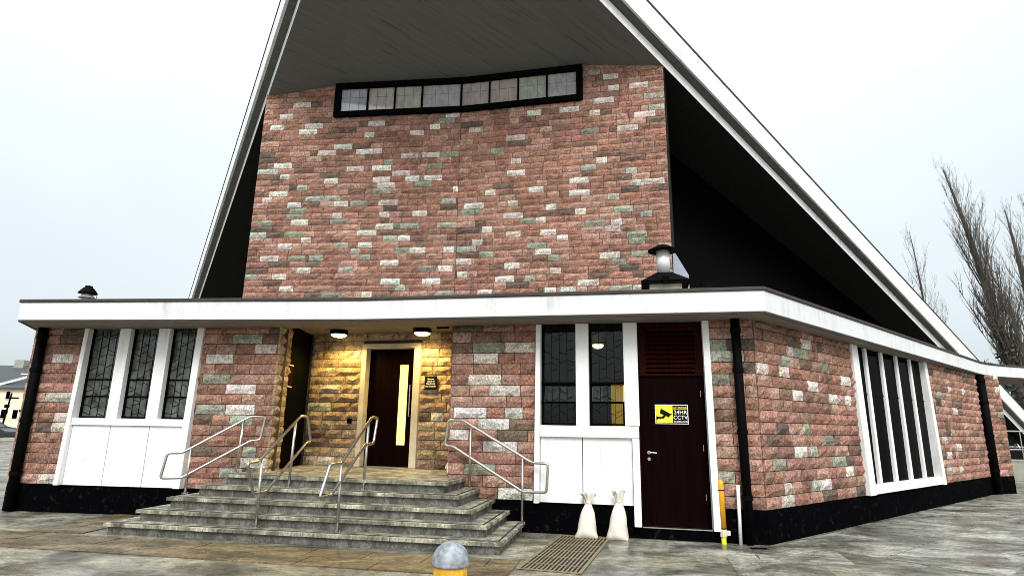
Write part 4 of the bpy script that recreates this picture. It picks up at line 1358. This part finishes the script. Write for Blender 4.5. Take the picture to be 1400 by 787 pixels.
# ================================================================== bare trees
def bare_tree(label, x, y, h, lean, seed, r0=0.32, nb=60, spread=0.32, ivy=0, first=0.12, group=None):
    rnd = random.Random(seed)
    t = thing('bare_tree', label, 'tree', (x, y, 0), group)
    top = Vector((x + lean[0], y + lean[1], h))
    n = 12
    tr = []
    for i in range(n + 1):
        k = i / n
        w_ = 0.25 * math.sin(k * 5 + seed) * (k * (1 - k)) * 4
        tr.append(Vector((x + lean[0] * k ** 1.3 + w_, y + lean[1] * k + 0.5 * w_, h * k)))
    MB().tube(tr, [r0 * (1 - 0.96 * (i / n)) ** 0.9 + 0.012 for i in range(n + 1)], 9).obj('trunk', 'bark', t, smooth=True)
    mb = MB()
    def branch(p, d, L, r, depth):
        m = 5 if depth < 2 else 3
        pts = [p]
        dd = d.copy()
        for i in range(m):
            dd = (dd + Vector((rnd.gauss(0, .07), rnd.gauss(0, .07), 0.10))).normalized()
            pts.append(pts[-1] + dd * L / m)
        mb.tube(pts, [r * (1 - 0.85 * i / m) for i in range(m + 1)], 4 if depth < 1 else 3, caps=False)
        if depth < 2:
            nsub = int(L * (2.2 if depth == 0 else 2.4)) + 2
            for _ in range(min(nsub, 13)):
                k = rnd.uniform(0.18, 0.98)
                q = pts[int(k * m)].lerp(pts[min(m, int(k * m) + 1)], k * m - int(k * m))
                a = rnd.uniform(0, 2 * math.pi)
                o = Vector((math.cos(a), math.sin(a), 0))
                nd_ = (dd * 1.0 + o * rnd.uniform(0.35, 0.75) + Vector((0, 0, 0.35))).normalized()
                branch(q, nd_, L * rnd.uniform(0.22, 0.42), max(0.006, r * 0.36), depth + 1)
    for i in range(nb):
        k = first + (1 - first) * (i + rnd.random()) / nb
        j = min(n - 1, int(k * n))
        p = tr[j].lerp(tr[j + 1], k * n - j)
        a = rnd.uniform(0, 2 * math.pi)
        o = Vector((math.cos(a), math.sin(a), 0))
        d = (o * spread * rnd.uniform(0.7, 1.4) + Vector((lean[0] / h, lean[1] / h, 1)) * 0.9).normalized()
        L = h * (0.30 * (1 - k) ** 0.75 + 0.05) * rnd.uniform(0.7, 1.15)
        branch(p, d, L, max(0.011, 0.20 * r0 * (1 - k) + 0.010), 0)
    mb.obj('crown', 'bark', t)
    if ivy:
        lv = MB()
        for _ in range(ivy):
            k = rnd.random() ** 1.4 * 0.42
            j = min(n - 1, int(k * n))
            p = tr[j].lerp(tr[j + 1], k * n - j)
            a = rnd.uniform(0, 2 * math.pi)
            rr = (r0 * (1 - k) + 0.1) * rnd.uniform(0.8, 1.6 + 1.2 * (0.42 - k))
            q = p + Vector((math.cos(a) * rr, math.sin(a) * rr, rnd.uniform(-.4, .4)))
            leaf(lv, q, rnd, 0.16)
        lv.obj('ivy', 'ivy', t)
    return t
def leaf(mb, q, rnd, s):
    u = Vector((rnd.gauss(0, 1), rnd.gauss(0, 1), rnd.gauss(0, 1))).normalized()
    v = u.orthogonal().normalized()
    s *= rnd.uniform(0.6, 1.3)
    mb.add([q - u * s, q + v * s * .6, q + u * s, q - v * s * .6], [(0, 1, 2, 3)])
bare_tree('tallest bare poplar leaning left above the right slope of the roof', 38.7, 45, 22.5, (-3.7, 0), 3, 0.50, 84, 0.24, 1500)
bare_tree('bare tree with a thick ivy-clad trunk at the right edge of the picture', 41.9, 46, 19.5, (-1.6, 0), 8, 0.46, 56, 0.20, 1800)
bare_tree('bare poplar half cut off by the right edge of the picture', 45.2, 48, 21, (-1.4, 0), 12, 0.42, 56, 0.20, 1200)
bare_tree('thin bare tree whose twigs show just over the white roof edge', 37.6, 52, 19.6, (-1.2, 0), 21, 0.2, 40, 0.30, 0)
bare_tree('small slender bare tree between the two big poplars', 43.6, 50, 13.6, (-1.0, 0), 30, 0.2, 34, 0.24, 0)
def hedge():
    rnd = random.Random(77)
    mb = MB()
    for _ in range(9000):
        x = rnd.uniform(33, 60)
        hh = 6.4 + 1.3 * math.sin(x * 1.7) + 0.8 * math.sin(x * 4.1)
        z = hh * rnd.random() ** 0.7
        leaf(mb, Vector((x, 49 + rnd.uniform(-1.6, 1.6), z)), rnd, 0.30)
    o = mb.obj('hedge', 'ivy', None)
    tag(o, 'tall dark overgrown hedge at the foot of the bare trees', 'hedge', kind='stuff')
hedge()

# ================================================================== beyond the right end of the building
t = thing('block_wall', 'low pale rendered wall beyond the far right corner of the building', 'wall', (18.5, 22, 0))
MB().box(17.4, 27, 22.0, 22.25, 0, 0.66).obj('wall', 'wallgrey', t)
MB().box(17.35, 27, 21.97, 22.28, 0.662, 0.72).obj('coping', 'wallgrey', t, bevel=0.01)
t = thing('metal_railing', 'thin galvanised railing above the low wall at the far right', 'railing', (21, 24, 0))
for z in (1.72, 1.12, 1.02):
    MB().tube([(17.5, 24, z), (27, 24, z)], 0.028, 8).obj('rail', 'steel', t)
for i in range(6):
    MB().tube([(18.3 + i * 1.7, 24, 0), (18.3 + i * 1.7, 24, 1.72)], 0.028, 8).obj('post', 'steel', t)
t = thing('bicycle_rack', 'curved steel bicycle rack hoops behind the low wall on the right', 'bike rack', (19, 23, 0))
for i in range(6):
    x = 18.35 + i * 0.42
    MB().tube(fillet([(x, 22.9, 0.0), (x - .22, 22.9, 1.25), (x - .05, 23.3, 1.25), (x + .22, 23.3, 0.0)], 0.18, 5, False)[6:-6] or [(x, 22.9, 0), (x, 22.9, 1)], 0.022, 8).obj('hoop', 'steel', t)

# ================================================================== beyond the left end
def house():
    t = thing('house', 'cream two-storey house with dark slate roof seen past the left corner', 'house', (-52, 62, 0))
    x0, x1, y0, y1, ez, rz = -64, -44.2, 60, 68, 4.5, 7.0
    wmb = MB().box(x0, x1, y0, y1, 0, ez)
    wmb.add([(x1, y0, ez), (x1, y1, ez), (x1, (y0 + y1) / 2, rz)], [(0, 1, 2)])
    wl_ = wmb.obj('wall', 'housewall', t)
    ym = (y0 + y1) / 2
    r = MB()
    r.hexa([(x0, y0 - .35, ez - .05), (x1 + .2, y0 - .35, ez - .05), (x1 + .2, ym, rz), (x0, ym, rz)], [(x0, y0 - .35, ez + .10), (x1 + .2, y0 - .35, ez + .10), (x1 + .2, ym, rz + .15), (x0, ym, rz + .15)])
    r.hexa([(x0, ym + .001, rz), (x1 + .2, ym + .001, rz), (x1 + .2, y1 + .35, ez - .05), (x0, y1 + .35, ez - .05)], [(x0, ym + .001, rz + .15), (x1 + .2, ym + .001, rz + .15), (x1 + .2, y1 + .35, ez + .1), (x0, y1 + .35, ez + .1)])
    ro = r.obj('roof', 'slate', t)
    # white verge of the wing roof that rises to the right across the main slope
    MB().hexa([(-50.9, 60.0, 4.75), (-47.6, 60.9, 6.0), (-47.6, 61.1, 6.0), (-50.9, 60.2, 4.75)], [(-50.9, 60.0, 4.98), (-47.6, 60.9, 6.23), (-47.6, 61.1, 6.23), (-50.9, 60.2, 4.98)]).obj('verge', 'white', t)
    MB().box(-50.6, -49.7, 62.2, 62.3, 6.05, 6.2).obj('skylight', 'white', ro)
    MB().box(-52.6, -51.6, 63.5, 64.5, 6.5, 7.7).obj('chimney', 'wallgrey', ro)
    for (wx, wz, ww, wh) in ((-50.0, 1.6, 0.6, 0.95), (-48.85, 1.58, 0.6, 0.95), (-49.85, 3.45, 0.5, 0.85), (-46.6, 1.6, 0.7, 0.95), (-46.6, 3.3, 0.6, 0.9), (-54, 1.6, 0.9, 1.0), (-54, 3.3, 0.9, 0.9)):
        wi = MB().box(wx, wx + ww, 59.93, 59.99, wz, wz + wh).obj('window', 'white', t)
        MB().box(wx + .06, wx + ww - .06, 59.91, 59.928, wz + .06, wz + wh - .06).obj('pane', 'glassS', wi)
    MB().box(-48.2, -48.0, 59.9, 59.98, 2.3, 2.5).obj('lamp', 'black', t)
house()
def pole():
    t = thing('street_pole', 'thin dark street pole with a short arm in front of the cream house', 'pole', (-43, 52, 0))
    MB().tube([(-43.1, 52, 0), (-42.75, 52, 3.75)], [0.08, 0.06], 8).obj('post', 'black', t)
    MB().tube([(-42.78, 52, 3.35), (-42.1, 52, 3.33)], 0.07, 8).obj('arm', 'black', t)
    MB().box(-43.1, -42.8, 51.9, 52.1, 2.5, 2.8).obj('box', 'black', t)
    MB().box(-43.15, -42.85, 51.9, 52.1, 2.0, 2.25).obj('box', 'black', t)
pole()
def car():
    ox, oy = -37.6, 44.0
    t = thing('parked_car', 'dark grey car parked far off at the left edge, cut by the frame', 'car', (ox, oy, 0))
    prof = [(-2.1, 0.32), (-2.15, 0.75), (-1.9, 0.95), (-1.2, 1.02), (1.0, 0.98), (1.75, 0.85), (2.12, 0.70), (2.15, 0.35)]
    mb = MB()
    vs = [(ox + x, oy - 0.85, z) for x, z in prof] + [(ox + x, oy + 0.85, z) for x, z in prof]
    n = len(prof)
    mb.add(vs, [tuple(range(n)), tuple(reversed(range(n, 2 * n)))] + [(i, (i + 1) % n, n + (i + 1) % n, n + i) for i in range(n)])
    b = mb.obj('body', 'carpaint', t, bevel=0.06, seg=3)
    g = [(-1.75, 1.0), (-1.15, 1.40), (-0.6, 1.47), (0.25, 1.44), (1.05, 0.99)]
    mb = MB()
    n = len(g)
    mb.add([(ox + x, oy - 0.74 + 0.12 * (z - 1) * 1.5, z) for x, z in g] + [(ox + x, oy + 0.74 - 0.12 * (z - 1) * 1.5, z) for x, z in g],
           [tuple(range(n)), tuple(reversed(range(n, 2 * n)))] + [(i, (i + 1) % n, n + (i + 1) % n, n + i) for i in range(n)])
    mb.obj('cabin', 'carpaint', t, bevel=0.05)
    for q in ([(-1.45, 1.05), (-1.05, 1.36), (-0.45, 1.41), (-0.45, 1.05)], [(-0.36, 1.05), (-0.36, 1.41), (0.18, 1.38), (0.82, 1.05)]):
        mb = MB(); k = len(q)
        mb.add([(ox + x, oy - 0.76 + 0.12 * (z - 1) * 1.5, z) for x, z in q], [tuple(range(k))])
        mb.obj('window', 'carglass', t)
    for wx in (-1.35, 1.35):
        wh = MB().lathe([(0.33, -0.1), (0.33, 0.1)], 24).obj('wheel', 'rubber', t, Matrix.Translation((ox + wx, oy - 0.80, 0.33)) @ Matrix.Rotation(rad(90), 4, 'X'))
        MB().lathe([(0.20, 0.0), (0.20, 0.112)], 16).obj('rim', 'galv', wh, Matrix.Translation((ox + wx, oy - 0.80, 0.33)) @ Matrix.Rotation(rad(90), 4, 'X'))
    MB().box(ox + 1.95, ox + 2.14, oy - 0.84, oy - 0.55, 0.62, 0.74).obj('headlight', 'carglass', t)
    MB().box(ox + 0.72, ox + 0.90, oy - 0.98, oy - 0.80, 0.98, 1.12).obj('mirror', 'carpaint', t)
car()

# ================================================================== litter
def litter():
    rnd = random.Random(31)
    mb = MB()
    for _ in range(46):
        x, y = rnd.uniform(-6.5, 11), rnd.uniform(4.2, 13)
        w = WS.M.inverted() @ Vector((x, y, 0))
        if w.y > -0.2 and x > 3.4:
            continue
        if x < 3.6 and y > 7.2:
            continue
        s = rnd.uniform(0.018, 0.04)
        a = rnd.uniform(0, 6.28)
        p = []
        for k, r in enumerate((1.0, 0.45, 0.9, 0.5)):
            b = a + k * math.pi / 2
            p.append((x + s * r * math.cos(b), y + s * r * math.sin(b), 0.016 + rnd.uniform(0, 0.012)))
        mb.add(p, [(0, 1, 2, 3)])
    o = mb.obj('fallen_leaves', plain('dead_leaf', (0.035, 0.022, 0.012), 0.8), None)
    tag(o, 'scattered small dead leaves lying on the wet forecourt', 'leaves', kind='stuff')
litter()
